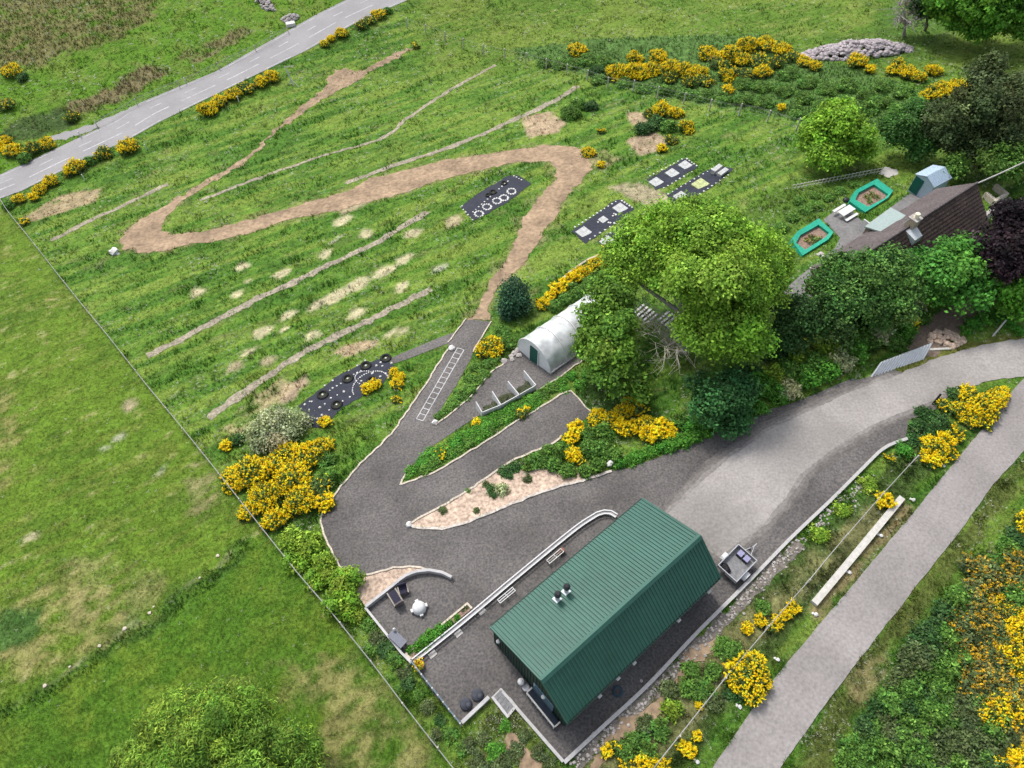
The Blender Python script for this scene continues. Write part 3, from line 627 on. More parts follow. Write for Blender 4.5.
for s_ in (0, LEN):
    vs = [hoop(s_, k, .995) for k in ks]; nz = len(vs); mb = MB()
    if s_: mb.add(vs, [tuple(range(nz))])
    else:
        for j in range(16):
            if j in (7, 8): mb.add([vs[j], vs[j+1], [*vs[j+1][:2], vs[0][2]+2.15], [*vs[j][:2], vs[0][2]+2.15]], [(0, 1, 2, 3)])
            else: mb.add([vs[j], vs[j+1], [*vs[j+1][:2], vs[0][2]-.1], [*vs[j][:2], vs[0][2]-.1]], [(0, 1, 2, 3)])
    mb.build('end_panel', mat('white_sheet', (.66, .69, .7), .5, .08, 2), t_)
cq = hoop(0, math.pi/2); dr = MB().obox([*(m0-ax*.03)[:2], float(H(*m0[:2]))+1.02], wdv*.52, ax*.02, Z3*1.05).build('door', M['green'], t_)
for s_ in (-1, 1): MB().obox([*(m0-ax*.05+wdv*.56*s_)[:2], float(H(*m0[:2]))+1.05], wdv*.04, ax*.04, Z3*1.1).build('door_post', M['white'], t_)
for s_ in (-1, 1):
    pts = [G(m0+ax*x+wdv*s_*(wid/2+.03)) for x in np.linspace(0, LEN, 8)]; MB().ribbon(pts, .08, -.1, .35).build('base_rail', M['white'], t_)
for s_ in (-1, 1):
    pts = [G(m0+ax*x+wdv*s_*(wid/2-.75)) for x in np.linspace(.8, LEN-.8, 8)]; MB().ribbon(pts, .9, -.1, .7).build('staging', M['compost'], t_)
# boulders by the tunnel's corner
for i, (px, py, r) in enumerate(((504, 361.5, .3), (511, 357, .26), (514, 354, .3), (517, 351, .33), (512, 360, .24), (519, 356, .27))):
    q = P(px, py); tag(MB().rock(q+Z3*.12, r, rs).build('boulder', M['stone'], loc=q), f"pinkish boulder by the polytunnel corner, {('first','second','third','fifth','fourth','sixth')[i] if 0 else ['leftmost','second from the left','fourth from the left','fifth from the left','third from the left','rightmost'][i]} of the six", 'boulder', 'boulders by the polytunnel')
dv = [((523.7, 378), (535.6, 390)), ((508, 388.5), (519, 399.5)), ((492.5, 398.5), (501, 409.5)), ((476.5, 409), (482.5, 417))]
t_ = thing('compost_bay', P(505, 402), 'open compost bays with four white boarded dividers above the hedge bed', 'compost bay')
for fr, bk_ in dv:
    p, q = P(*fr), P(*bk_); n = unit([-(q-p)[1], (q-p)[0], 0])*.04
    mb = MB(); z = [p[2]-.1, q[2]-.1]; top = [p[2]+1.2, q[2]+.8]
    mb.add([p+n-Z3*.1, q+n-Z3*.1, [*(q+n)[:2], top[1]], [*(p+n)[:2], top[0]], p-n-Z3*.1, q-n-Z3*.1, [*(q-n)[:2], top[1]], [*(p-n)[:2], top[0]]],
           [(0, 1, 2, 3), (7, 6, 5, 4), (0, 4, 5, 1), (1, 5, 6, 2), (2, 6, 7, 3), (3, 7, 4, 0)]); mb.build('divider', M['white'], t_)
for i in range(3):
    p, q = P(*dv[i][1]), P(*dv[i+1][1]); d = unit(q-p); MB().beam(p+d*.06, q-d*.06, .06, .8).build('back_board', M['white'], t_)
    a0, a1, b0, b1 = P(*dv[i][0]), P(*dv[i][1]), P(*dv[i+1][0]), P(*dv[i+1][1]); mb = MB()
    for k in range(26):
        u, v = rs.uniform(.12, .88), rs.uniform(.35, .9); pt = (a0*(1-v)+a1*v)*(1-u)+(b0*(1-v)+b1*v)*u; mb.rock(pt+Z3*.1, rs.uniform(.14, .3), rs)
    mb.build('compost_heap', M['compost'], t_)

# ================================================================== black fabric beds with their stones, slabs and tyres
PEB = []
for k in range(4):
    o = MB().rock((0, 0, 0), 1., rs).build('pebble', M['whstone'], loc=(0, 0, 0)); PEB.append(o.data); bpy.data.objects.remove(o)
def pebbles(pxs, r, lab, group='white pebbles on the fabric beds'):
    for px, py in pxs:
        o = link('pebble', PEB[rs.randint(4)], None, None, P(px, py, .05)); k = r*rs.uniform(.8, 1.2); o.scale = (k, k, k); o.rotation_euler = (0, 0, rs.uniform(0, 6)); tag(o, lab, 'pebble', lab)
def bed(pts, lab, name='fabric_bed'): return tag(sheet(name, PP(pts), M['fabric'], .04, .15), lab, 'bed')
bed([(299, 405), (332.5, 380), (360, 365), (381, 359.5), (391, 363), (394, 366), (387.5, 380), (380, 387), (361, 397), (342.5, 408.5), (332.5, 418), (322, 428), (310, 427), (305, 412)], 'long black fabric bed dotted with white stones and tyres beside the side path')
bed([(460, 207), (485, 189), (510, 175), (520, 176), (531, 184), (522, 191), (512.5, 199), (494, 211), (474, 221)], 'black fabric bed with five white rings inside the hairpin path')
bed([(571, 232), (616, 200), (622.5, 199.5), (634, 209), (612, 226), (585, 244)], 'black fabric bed with three white slabs, left of the big tree')
bed([(600, 241), (625, 221), (640, 226), (645, 236), (622, 250), (604, 249.5)], 'small black fabric bed partly under the big tree')
bed([(647.5, 180), (685, 158), (698, 167.5), (667, 187), (655, 190)], 'black fabric bed with three square pale slabs in the upper garden')
bed([(666, 196), (690, 180), (716, 166), (735, 169), (715, 184), (695, 198), (676, 204)], 'black fabric bed with the mossy slab and the stone bench, nearest the round tree')
def slab(px, py, lab, a, b_, m_='slab', h=.12, grp='square slabs on the fabric beds'):
    q = P(px, py); d = unit((P(px+10, py-6.2)-P(px, py))*[1, 1, 0]); n = np.array([-d[1], d[0], 0]); t_ = thing('square_slab', q, lab, 'slab', grp)
    for i in range(2):
        for j in range(2): MB().box(q+d*(i-.5)*a*.51+n*(j-.5)*b_*.51-Z3*.15, (a*.5, b_*.5, h+.2), d).build('flagstone', M[m_], t_)
slab(583.5, 233, 'pale slab square at the lower end of the three-slab fabric bed', 1.35, 1.25); slab(603, 220.5, 'smallest pale slab square, in the middle of the three-slab fabric bed', .9, .8); slab(620, 209, 'pale slab square at the upper end of the three-slab fabric bed', 1.3, 1.25)
slab(607.5, 242.5, 'pale slab square on the small bed above the diagonal gorse row', 1.4, 1.2)
slab(656, 183, 'lowest of the three pale slab squares on the upper garden bed', 1.35, 1.2); slab(672, 174, 'middle of the three pale slab squares on the upper garden bed', 1.3, 1.2); slab(685, 166, 'uppermost of the three pale slab squares on the upper garden bed', 1.3, 1.2)
slab(681, 197.5, 'pale slab square half hidden by the top of the big tree', 1.4, 1.3); slab(700, 185, 'yellow-green mossy slab square on the bed nearest the round tree', 1.7, 1.35, 'limey')
slab(646, 217, 'pale slab square by the bare ground right of the three-slab bed', 1.1, 1.1)
q = P(719, 173); d = unit((P(729, 166)-q)*[1, 1, 0]); n = np.array([-d[1], d[0], 0]); t_ = thing('stone_bench', q, 'grey stone bench with two raised slabs on the uppermost fabric bed', 'bench')
for s_ in (-.45, .45): MB().box(q+n*s_-Z3*.1, (1.5, .55, .65), d).build('slab', M['slab'], t_)
MB().box(q-Z3*.1, (1.2, .3, .35), d).build('base', M['stone'], t_)
tl = [(323, 395.5, 'in the middle of the lower half'), (337, 405.5, 'nearest the grass bank'), (348, 379.5, 'on the field edge, below the middle'), (366, 366.5, 'on the field edge, near the upper end'), (386, 359, 'at the top corner by the side path'), (372, 381.5, 'beside the stone spiral'), (308, 424, 'at the bottom corner by the pale bush')]
for px, py, lab in tl:
    q = P(px, py); t_ = thing('tyre_planter', q, f'black tyre planter {lab} of the stone-dotted bed', 'planter', 'tyre planters on the long bed')
    MB().lathe(q-Z3*.02, [(.5, 0), (.56, .1), (.54, .2), (.44, .26), (.32, .24), (.3, .05)], 16).build('tyre', M['tyre'], t_, smooth=True); MB().tube(q-Z3*.02, q+Z3*.1, .3, n=10).build('soil', M['compost'], t_)
    MB().rock(q+Z3*.16, .1, rs).build('stone', M['whstone'], t_)
stn = [(305, 405), (312, 402), (309.5, 393 + 17), (310, 396 + 6), (325, 386), (333, 381), (349, 371), (357.5, 366), (365.5, 361), (320, 408), (319, 397), (325, 404.5), (330, 391), (331, 398.5), (333, 388.5), (341, 384), (337.5, 395.5), (344, 392), (350, 397.5), (337, 386.5), (343, 401.5), (329.5, 410.5), (322, 415.5), (317.5, 419), (354, 375), (357.5, 373.5), (361, 371.5), (381, 363), (391.5, 363.5), (382.5, 366.5), (386, 374), (380.5, 377), (361.5, 381.5), (376.5, 366), (372.5, 374)]
for px, py in stn:
    q = P(px, py); tag(MB().rock(q+Z3*.08, rs.uniform(.07, .12), rs, .7).build('painted_stone', M['whstone'], loc=q), 'small white stone scattered on the long black fabric bed', 'stone', 'white stones on the long fabric bed')
ar = [(352.5+20*(1-math.cos(x))*.9, 385-13*math.sin(x)+5*math.cos(x)) for x in np.linspace(-.35, 2.9, 26)]
pebbles(ar, .07, 'white pebble in the outer curl of the spiral on the long fabric bed')
pebbles([(366+11*math.cos(x), 378+7*math.sin(x)) for x in np.linspace(2.2, 5.4, 16)], .06, 'white pebble in the inner curl of the spiral on the long fabric bed')
for i, (px, py) in enumerate(((479, 214), (487, 207), (497, 201), (504, 198), (511.5, 191.5))):
    pebbles([(px+4.2*math.cos(x), py+2.8*math.sin(x)) for x in np.linspace(0, 5.8, 11)], .13, 'pebble of the white ring inside the hairpin path, '+['lowest', 'second from the bottom', 'third from the bottom', 'fourth from the bottom', 'uppermost'][i]+' of five')
pebbles([(462, 206)]+[(473+k*2.9, 212-k*2.55) for k in range(13)]+[(514+k*2.5, 176+k*1.3) for k in range(4)]+[(461+k*2.3, 207+k*2.6) for k in range(6)], .1, 'white stone of the dotted lines on the five-ring fabric bed')
pebbles([(575+k*3.7, 227-k*2.3) for k in range(12)]+[(622+k*2.5, 201+k*1.6) for k in range(5)]+[(590+k*5, 239-k*3) for k in range(8)], .12, 'white stone in the dotted border round the three-slab fabric bed')
pebbles([(591+rs.uniform(0, 26), 224-rs.uniform(0, 12)) for k in range(9)], .12, 'loose white stone between the slabs of the three-slab bed')
pebbles([(650+k*4, 176-k*2.1) for k in range(9)]+[(687+k*2.4, 159+k*1.7) for k in range(5)]+[(664+k*4, 188-k*2.3) for k in range(8)], .12, 'white stone in the dotted border round the upper garden bed')
pebbles([(602+k*4.2, 239-k*2.9) for k in range(6)]+[(620+rs.uniform(0, 16), 236+rs.uniform(-8, 5)) for k in range(5)], .12, 'white stone along the small bed under the big tree')
pebbles([(668+k*4.4, 194-k*2.5) for k in range(11)]+[(700+k*4, 194-k*2.7) for k in range(8)], .11, 'white stone in the dotted border round the bed with the mossy slab')
for i, (px, py, r) in enumerate(((504, 184, .45), (493, 193, .5), (488, 196, .35))):
    q = P(px, py); t_ = thing('tyre_planter', q, ['black tyre at the upper end of the five-ring bed', 'largest black tyre in the middle of the five-ring bed', 'smallest black tyre of the five-ring bed'][i], 'planter', 'tyres on the five-ring bed')
    MB().lathe(q, [(r*.9, 0), (r, .12), (r*.8, .25), (r*.55, .22), (r*.5, .05)], 14).build('tyre', M['tyre'], t_, smooth=True); MB().tube(q, q+Z3*.1, r*.52, n=10).build('soil', M['compost'], t_)

# ================================================================== the old house on the right
gz = float(H(*P(905, 235)[:2])); print('house ground', gz)
r0_, r1_ = PZ(978, 184, gz+6.0), PZ(846, 265, gz+6.0); e0_, e1_ = PZ(957, 175, gz+3.2), PZ(832, 256, gz+3.2); f0_ = PZ(987, 217, gz+3.0)
HL = unit((r1_-r0_)*[1, 1, 0]+(e1_-e0_)*[1, 1, 0]); HW = np.array([HL[1], -HL[0], 0])
if np.dot(HW, f0_-r0_) < 0: HW = -HW
ha, hb = np.dot(r0_, HL), np.dot(r1_, HL); wr = np.dot((r0_+r1_)/2, HW); we = np.dot((e0_+e1_)/2, HW); wf = np.dot(f0_, HW)
print('house', hb-ha, wr-we, wf-wr)
if wr-we < 2.2: we = wr-2.6
if wf-wr < 2.6: wf = wr+3.2
HP = lambda l, w_, z: HL*l+HW*w_+Z3*(gz+z)
house = thing('stone_house', HP((ha+hb)/2, wr, 0), 'old long house with brown slate roof among the trees on the right', 'house')
for wa, za, m_ in ((we, 3.2, 'slate'), (wf, 3.0, 'shadedroof')):  # second slope faces away from the sun, its shade painted into a darker slate
    v = (HP(0, wr, 6)-HP(0, wa, za))/2; h = unit(np.cross(v, HL)); h = h if h[2] > 0 else -h
    mb = MB(); nrow = 12
    for k in range(nrow):                                       # lapped courses of slates
        c0 = HP((ha+hb)/2, wa, za)+v*2*(k+.5)/nrow; mb.obox(c0+h*.03, HL*(hb-ha)/2, v/nrow*1.03-h*.03, h*.025)
    mb.build('roof_slope', M[m_], house)
MB().tube(HP(ha-.02, wr, 6.05), HP(hb+.02, wr, 6.05), .13, n=6).build('ridge_cap', M['slate'], house)
MB().obox(HP((ha+hb)/2, we-.06, 3.05), HL*(hb-ha)/2, HW*.05, Z3*.05).build('gutter', M['white'], house)
for l, s_ in ((ha+.2, 1), (hb-.2, -1)):
    prof = [(we+.3, -1.0), (we+.3, 3.1), (wr, 5.85), (wf-.3, 2.9), (wf-.3, -1.0)]; n = 5
    MB().add([HP(l, *p) for p in prof]+[HP(l+s_*.4, *p) for p in prof], [tuple(range(n)), tuple(range(n, 2*n))[::-1]]+[(i, n+i, n+(i+1) % n, (i+1) % n) for i in range(n)]).build('wall', M['stonewall'], house)
for ww, zt in ((we+.5, 3.05), (wf-.5, 2.9)): MB().obox(HP((ha+hb)/2, ww, (zt-1)/2), HL*((hb-ha)/2-.65), HW*.2, Z3*(zt+1)/2).build('wall', M['stonewall'], house)
for k in range(4):
    l = ha+(hb-ha)*(k+.6)/4.3; wd_ = MB().obox(HP(l, wf-.27, 1.6), HL*.5, HW*.05, Z3*.6).build('window', M['white'], house); MB().obox(HP(l, wf-.21, 1.6), HL*.43, HW*.02, Z3*.53).build('pane', M['glass'], wd_)
q = PZ(913, 226, gz+6); l = np.dot(q, HL); ch = MB().obox(HP(l, wr, 6.15), HL*.42, HW*.4, Z3*.65).build('chimney', M['chimney'], house)
MB().obox(HP(l, wr, 6.85), HL*.48, HW*.46, Z3*.06).build('chimney_cap', M['stone'], ch); MB().lathe(HP(l, wr, 6.9), [(.22, 0), (.19, .4), (.24, .45), (.2, .5)], 10).build('chimney_pot', M['cream'], ch)
q = PZ(903, 233, gz+5); l = np.dot(q, HL)
MB().add([HP(l-.7, wr+.15, 5.95), HP(l+.7, wr+.15, 5.95), HP(l+.55, wr+1.3, 5.55), HP(l-.55, wr+1.3, 5.55), HP(l-.7, wr+.15, 5.8), HP(l+.7, wr+.15, 5.8), HP(l+.55, wr+1.3, 4.9), HP(l-.55, wr+1.3, 4.9)],
         [(0, 3, 2, 1), (4, 5, 6, 7), (0, 1, 5, 4), (1, 2, 6, 5), (2, 3, 7, 6), (3, 0, 4, 7)]).build('dormer', M['lead'], house)
q = PZ(893, 239, gz+5); l = np.dot(q, HL); MB().tube(HP(l, wr, 6.0), HP(l, wr, 7.6), .02).tube(HP(l-.5, wr, 7.4), HP(l+.5, wr, 7.4), .02).build('aerial', M['steel'], house)
# flat lean-to roof on the terrace side
c4 = [PZ(865, 226, gz+3.6), PZ(891, 207, gz+3.6), PZ(906, 215.5, gz+4.5), PZ(884, 232.5, gz+4.5)]
t_ = house; MB().prism([x[:2] for x in c4], [gz+3.4]*2+[gz+4.35]*2, [gz+3.55]*2+[gz+4.5]*2).build('lean_to_roof', M['felt'], t_)
ci = sum(c4)/4; MB().prism([(ci+(x-ci)*.9)[:2] for x in c4], gz-.6, [gz+3.38]*2+[gz+3.5]*2).build('lean_to_wall', M['stonewall'], t_)
q = P(863, 232); MB().box(q-Z3*.1, (1.1, .12, 1.5), HW).build('porch_screen', M['white'], house)
# small outbuilding with a white gable below the house, and a slab-roofed shed under the trees
q = P(820, 283); t_ = thing('garden_store', q, 'small store with white end wall tucked below the lower end of the house', 'shed'); d = HL; n = HW
MB().box(q-Z3*.3, (2.2, 1.8, 2.0), d).build('wall', M['white'], t_)
MB().add([q-d*1.2-n*1.05+Z3*1.72, q+d*1.2-n*1.05+Z3*1.72, q+d*1.2+Z3*2.6, q-d*1.2+Z3*2.6, q+d*1.2+n*1.05+Z3*1.72, q-d*1.2+n*1.05+Z3*1.72], [(0, 1, 2, 3), (3, 2, 4, 5), (0, 5, 4, 1), (0, 3, 5), (1, 4, 2)]).build('roof', M['slate'], t_)
q = P(772, 336); t_ = thing('lean_to_shed', q, 'grey roofed shed half hidden between the big tree and the dark hawthorn', 'shed')
MB().box(q-Z3*.4, (2.6, 2.0, 2.1), HL).build('wall', M['timber'], t_); MB().obox(q+Z3*1.85, HL*1.45, HW*1.15+Z3*.15, Z3*.05).build('roof', M['slate'], t_)
wall_px([(757, 359), (768, 352), (777, 341)], .25, .9, 'garden_wall', 'pale stone wall corner beneath the right side of the big tree', 'wall', 'edging', False)
wall_px([(962, 237), (988, 218)], .35, 1.6, 'garden_wall', 'grey wall running off the gable of the house towards the purple tree', 'wall', 'stone', False)
wall_px([(983, 197), (992, 205), (1004, 198), (993, 189)], .3, .7, 'garden_wall', 'low pale wall round the small yard behind the house gable', 'wall', 'edging', False)
# blue-white shed by the house
gs = float(H(*P(932, 196)[:2])); HS = 2.3
g0, g1, g2, g3 = PZ(914, 174.5, gs+2.0), PZ(929, 163, gs+2.0), PZ(957, 179, gs+2.0), PZ(936, 186.5, gs+2.0)
ax2 = unit(((g1-g0)+(g2-g3))*[1, 1, 0]); cx = np.array([-ax2[1], ax2[0], 0]); sc_ = (g0+g1+g2+g3)/4
lh = (np.linalg.norm(g1-g0)+np.linalg.norm(g2-g3))/4; wh = abs(np.dot(g3-g0, cx))/2+.0; wh = max(wh, 1.2); print('blue shed', lh*2, wh*2)
t_ = thing('metal_shed', [sc_[0], sc_[1], gs], 'pale blue corrugated shed with a dark green door beside the house', 'shed'); S0 = np.array([sc_[0], sc_[1], gs])
SP = lambda a_, b2, z: S0+ax2*a_+cx*b2+Z3*z
for s_ in (-1, 1):
    e0, e1, q0, q1 = SP(-lh, s_*wh, 1.95), SP(lh, s_*wh, 1.95), SP(-lh, 0, 2.55), SP(lh, 0, 2.55)
    if s_ < 0: e0, e1, q0, q1 = e1, e0, q1, q0
    ribbed(e0, e1, q0, q1, .28, .04, .09, .03).build('roof_slope', M['bluegrey'], t_)
pr = [(-wh+.1, -.5), (-wh+.1, 1.9), (0, 2.46), (wh-.1, 1.9), (wh-.1, -.5)]
MB().add([SP(-lh+.12, *p) for p in pr]+[SP(lh-.12, *p) for p in pr], [(0, 1, 2, 3, 4), (9, 8, 7, 6, 5), (0, 5, 6, 1), (3, 8, 9, 4)]).build('wall', M['bluegrey'], t_)
MB().obox(SP(-lh+.08, wh*.45, .85), cx*wh*.42, ax2*.03, Z3*.95).build('door', M['green'], t_)
q = P(918, 187.5); tag(MB().box(q-Z3*.1, (.9, .7, .3), HL).build('doorstep', M['conc'], loc=q), 'pale concrete step in front of the blue corrugated shed', 'step')
# turquoise rimmed beds
def liner(outer, inner, label):
    o = [P(a, b_, .5) for a, b_ in outer]; i_ = [P(a, b_, .5) for a, b_ in inner]; c = G(sum(o)/len(o)); t2 = thing('raised_bed', c, label, 'raised bed', 'turquoise raised beds')
    z = c[2]; k = len(o); vs = [[*p[:2], z-.5] for p in o]+[[*(p+unit(sum(o)/k-p)*.18)[:2], z+.55] for p in o]+[[*p[:2], z+.5] for p in i_]+[[*p[:2], z+.1] for p in i_]
    a = sum(o[j][0]*o[(j+1) % k][1]-o[(j+1) % k][0]*o[j][1] for j in range(k)); fs = []
    for j in range(k):
        j2 = (j+1) % k
        for r_ in range(3):
            f = (r_*k+j, r_*k+j2, (r_+1)*k+j2, (r_+1)*k+j); fs.append(f if a > 0 else f[::-1])
    MB().add(vs, fs).build('liner', M['turq'], t2); MB().prism([p[:2] for p in i_], z-.2, z+.22).build('soil', M['soil'], t2)
    return t2, i_
BEDA, ia = liner([(848, 203), (853, 192), (876, 180.5), (895, 189.5), (891, 196), (866, 211)], [(855, 200), (858, 194), (873, 186), (889, 193), (886, 196.5), (869, 205)], 'turquoise lined raised bed nearer the blue corrugated shed')
BEDB, ib = liner([(789, 241), (795, 233), (818, 220), (835.5, 231), (831, 238), (803, 254.5)], [(796, 243), (800, 236), (818, 226), (829.5, 232), (826, 236), (806, 248)], 'turquoise lined raised bed between the patio and the big tree')
# picnic table, barbecue, steps
q = P(844, 215.5); d = HL; n = HW; t_ = thing('picnic_table', q, 'white picnic table with two benches on the patio between the raised beds', 'picnic table')
MB().obox(q+Z3*.72, d*.95, n*.42, Z3*.035).build('tabletop', M['white'], t_)
for s_ in (-1, 1):
    MB().obox(q+n*s_*.85+Z3*.44, d*.95, n*.15, Z3*.03).build('bench', M['white'], t_)
    fr = MB(); fr.tube(q+d*s_*.65+n*.75, q+d*s_*.65+n*.15+Z3*.68, .05).tube(q+d*s_*.65-n*.75, q+d*s_*.65-n*.15+Z3*.68, .05).tube(q+d*s_*.65-n*.95+Z3*.39, q+d*s_*.65+n*.95+Z3*.39, .045); fr.build('leg_frame', M['white'], t_)
q = P(843, 206); t_ = thing('barbecue', q, 'dark kettle barbecue behind the white picnic table', 'barbecue')
MB().lathe(q+Z3*.6, [(.1, 0), (.3, .1), (.34, .25), (.28, .42), (.06, .5)]).build('bowl', M['dark'], t_)
for k in range(3):
    d2 = np.array([math.cos(k*2.1), math.sin(k*2.1), 0]); MB().tube(q+d2*.3, q+d2*.12+Z3*.62, .025).build('leg', M['steel'], t_)
q = P(820.5, 255); tag(MB().box(q-Z3*.1, (.7, .6, .2), HL).build('paving_slab', M['conc'], loc=q), 'single pale slab in the grass below the lower turquoise bed', 'slab')
# low white picket rail
A_, B_ = P(791.5, 190), P(880, 173); t_ = thing('picket_fence', A_, 'low pale picket fence along the grass above the raised beds', 'fence')
npk = 24
for i in range(npk+1):
    q = G(A_+(B_-A_)*i/npk); MB().box(q-Z3*.2, (.07, .05, 1.0), B_-A_).build('picket', M['paletimber'], t_)
for z in (.3, .72): MB().beam(A_+Z3*z+np.array([0, -.06, 0]), B_+Z3*z+np.array([0, -.06, 0]), .04, .06).build('rail', M['paletimber'], t_)
struct(sheet('paving_patch', PP([(878, 174), (884, 168), (896, 169), (897, 174), (888, 178)]), M['conc'], .03, .2))
# grey deck slats below the big tree
for (px, py, sx_, lab) in ((645, 315, 1.9, 'pale slatted decking beneath the big tree, on the polytunnel side'), (670, 322, 1.9, 'pale slatted decking beneath the big tree, beside the trunk')):
    q = P(px, py); d = unit((P(px+10, py-8)-q)*[1, 1, 0]); n = np.array([-d[1], d[0], 0]); t_ = thing('timber_decking', q, lab, 'decking')
    for k in range(5): MB().obox(q+n*(k-2)*.42+Z3*.16, d*.85, n*.1, Z3*.04).build('slat', M['white'], t_)
    for s_ in (-.7, .7): MB().obox(q+d*s_+Z3*.06, n*1.05, d*.06, Z3*.055).build('bearer', M['timber'], t_)
q = P(619, 302); tag(MB().box(q-Z3*.1, (2.4, .9, .35), (.4, -1)).build('stone_slab', M['conc'], loc=q), 'grey stone slab showing through the gap in the big tree', 'slab')
# leaning ribbed gate panel, plank, sand heap and posts by the drive
c4 = [P(870, 377.5), P(881, 362, .9), P(933, 342.5, .9), P(924, 359)]
t_ = thing('ribbed_panel', c4[0], 'pale ribbed sheet leaning on its side at the verge of the driveway', 'panel')
ribbed(c4[0], c4[3], c4[1], c4[2], .33, .05, .1, .03).build('sheet', M['palesheet'], t_)
for u in (.15, .85):
    q = G(c4[1]*(1-u)+c4[2]*u); MB().tube(q-Z3*.1, q+Z3*.86, .05).build('prop', M['timber'], t_)
p, q = P(929, 350), P(950, 349); tag(MB().beam(p-Z3*.02, q-Z3*.02, .22, .14).build('timber_plank', M['paletimber'], loc=p), 'pale plank lying beside the leaning ribbed sheet', 'plank')
q = P(948, 340); mb = MB()
for k in range(40):
    a0, rr_ = rs.uniform(0, 6.28), rs.uniform(0, 1)**.6; mb.rock(q+np.array([1.7*rr_*math.cos(a0), 1.0*rr_*math.sin(a0), .35*(1-rr_)]), rs.uniform(.2, .4), rs)
tag(mb.build('rubble_heap', M['sand'], loc=q), 'sandy heap of rubble behind the plank at the driveway verge', 'heap')
p = P(992, 337); q = P(1006, 320, .6); tag(MB().tube(p-Z3*.1, q, .08, n=6).build('leaning_post', M['paletimber'], loc=p), 'pale post leaning in the grass at the driveway verge, near the purple tree', 'post')
p = P(932, 405); q = P(941, 394, .9); tag(MB().tube(p-Z3*.1, q, .09, n=6).build('leaning_post', M['tyre'], loc=p), 'black post leaning beside the gorse where driveway and lane meet', 'post')
# long pale timber beam
p = [G(x) for x in PP([(900.5, 499), (856, 553), (813, 604.5)])]
tag(MB().ribbon(p, .48, -.1, .45).build('timber_beam', M['paletimber'], loc=p[0]), 'long pale timber baulk on the verge between fence and lane', 'beam')
ordn = ['first', 'second', 'third', 'fourth', 'fifth', 'sixth', 'seventh', 'eighth', 'ninth', 'tenth', 'eleventh', 'twelfth']
for i, (px, py) in enumerate(((943, 466), (913, 500.5), (880.5, 536), (849, 573), (815.5, 615), (777.5, 660), (739.5, 707), (697, 762))):
    q = P(px, py); mb = MB(); mb.rock(q+Z3*.08, .15, rs, .8).rock(q+np.array([-.17, .1, .05]), .1, rs, .8)
    tag(mb.build('marker_stone', M['whstone'], loc=q), f'white painted stone on the lane verge, {ordn[i]} of eight counting from the gorse junction', 'stone', 'white stones along the lane')

# ------------------------------------------------------------------ wire fences
def fence(pts, label, h=1.1, every=3.2, ptr=.055, wires=(.3, .55, .8), top=.025, wr_=.012, posts=None, material='wire', name='wire_fence', lean=.04):
    g = [G(P(a, b_, h*.9)) for a, b_ in pts]; p = np.array(g); d = np.r_[0, np.cumsum(np.linalg.norm(np.diff(p[:, :2], axis=0), axis=1))]
    n = max(2, int(d[-1]/every)); pos = np.linspace(0, d[-1], n+1)
    if posts is not None: pos = [d[np.argmin(np.hypot(p[:, 0]-G(P(*x))[0], p[:, 1]-G(P(*x))[1]))] for x in posts]
    at = lambda s_: G(np.array([np.interp(s_, d, p[:, 0]), np.interp(s_, d, p[:, 1])]))
    t2 = thing(name, g[0], label, 'fence')
    for s_ in pos:
        q = at(s_); MB().tube(q-Z3*.3, q+Z3*(h+rs.uniform(-.05, .12))+np.array([rs.uniform(-lean, lean), rs.uniform(-lean, lean), 0]), ptr, n=6).build('post', M['post'], t2)
    fine_ = [at(s_) for s_ in np.linspace(0, d[-1], n*2+1)]
    MB().path([q+Z3*h*.96+np.array([0, 0, rs.uniform(-.03, .03)]) for q in fine_], top, 4).build('top_wire', M[material], t2)
    mb = MB()
    for z in wires: mb.path([q+Z3*z*h for q in fine_], wr_, 3)
    mb.build('netting', M['wire'], t2); return t2
fence([(-6, 190), (7.5, 211), (32, 241), (60, 277), (82, 304.5), (105, 332), (145, 383), (175, 419), (205, 456), (235, 494), (276, 546), (300, 576), (328, 608), (356, 643), (376, 668), (406, 708), (428, 736), (453, 768), (475, 796)], 'long post and wire fence between the left pasture and the meadow', 1.1, 3.6, .06, top=.032, wr_=.012)
fence([(918, 456), (888, 488), (834, 550), (813, 576), (785.5, 607), (727, 676), (654, 768), (630, 798)], 'wire fence with a pale top rail between the shed bank and the lane', 1.05, 4.6, .07, top=.03, wr_=.012)
fence([(406, 19), (441, 31), (473, 43), (512, 51), (537, 57), (582, 69), (609, 78), (635, 82), (662, 89), (692, 95), (724, 104), (753, 106), (793, 119), (835, 124)], 'deer fence with pale posts along the top of the meadow and the gorse thicket', 1.75, 4.0, .1, (.3, .6, .88), top=.010, wr_=.005)
fence([(95, 122), (140, 96), (186, 78), (240, 52), (262, 42), (287, 27)], 'low wire fence on the far verge of the main road', 1.1, 6., .06, top=.03)
for i, (px, py, lab) in enumerate(((81, 137, 'on the grass island between layby and road'), (186, 83, 'on the far verge, below the brown heather'), (195, 71, 'set back on the far verge, above its neighbour'), (147, 150, 'in the meadow verge beside a gorse'), (85, 180, 'in the meadow verge between two gorse bushes'), (239, 102, 'in the meadow verge by the double gorse'))):
    q = P(px, py); tag(MB().tube(q-Z3*.2, q+Z3*1.0, .075, n=6).build('verge_post', M['white'], loc=q), 'short white roadside post '+lab, 'post', 'white roadside posts')
p = P(294, 86); q = P(284.7, 66.5, 0); t_ = thing('braced_pole', p, 'leaning white pole with a crossbar and braces beside the main road', 'pole')
tp = PZ(284.7, 66, p[2]+2.6); MB().tube(p-Z3*.2, tp, .1, n=6).build('pole', M['paletimber'], t_); MB().tube(tp+np.array([-.2, 0, -.15]), tp+np.array([1.4, .2, -.1]), .06, n=5).build('crossbar', M['paletimber'], t_)
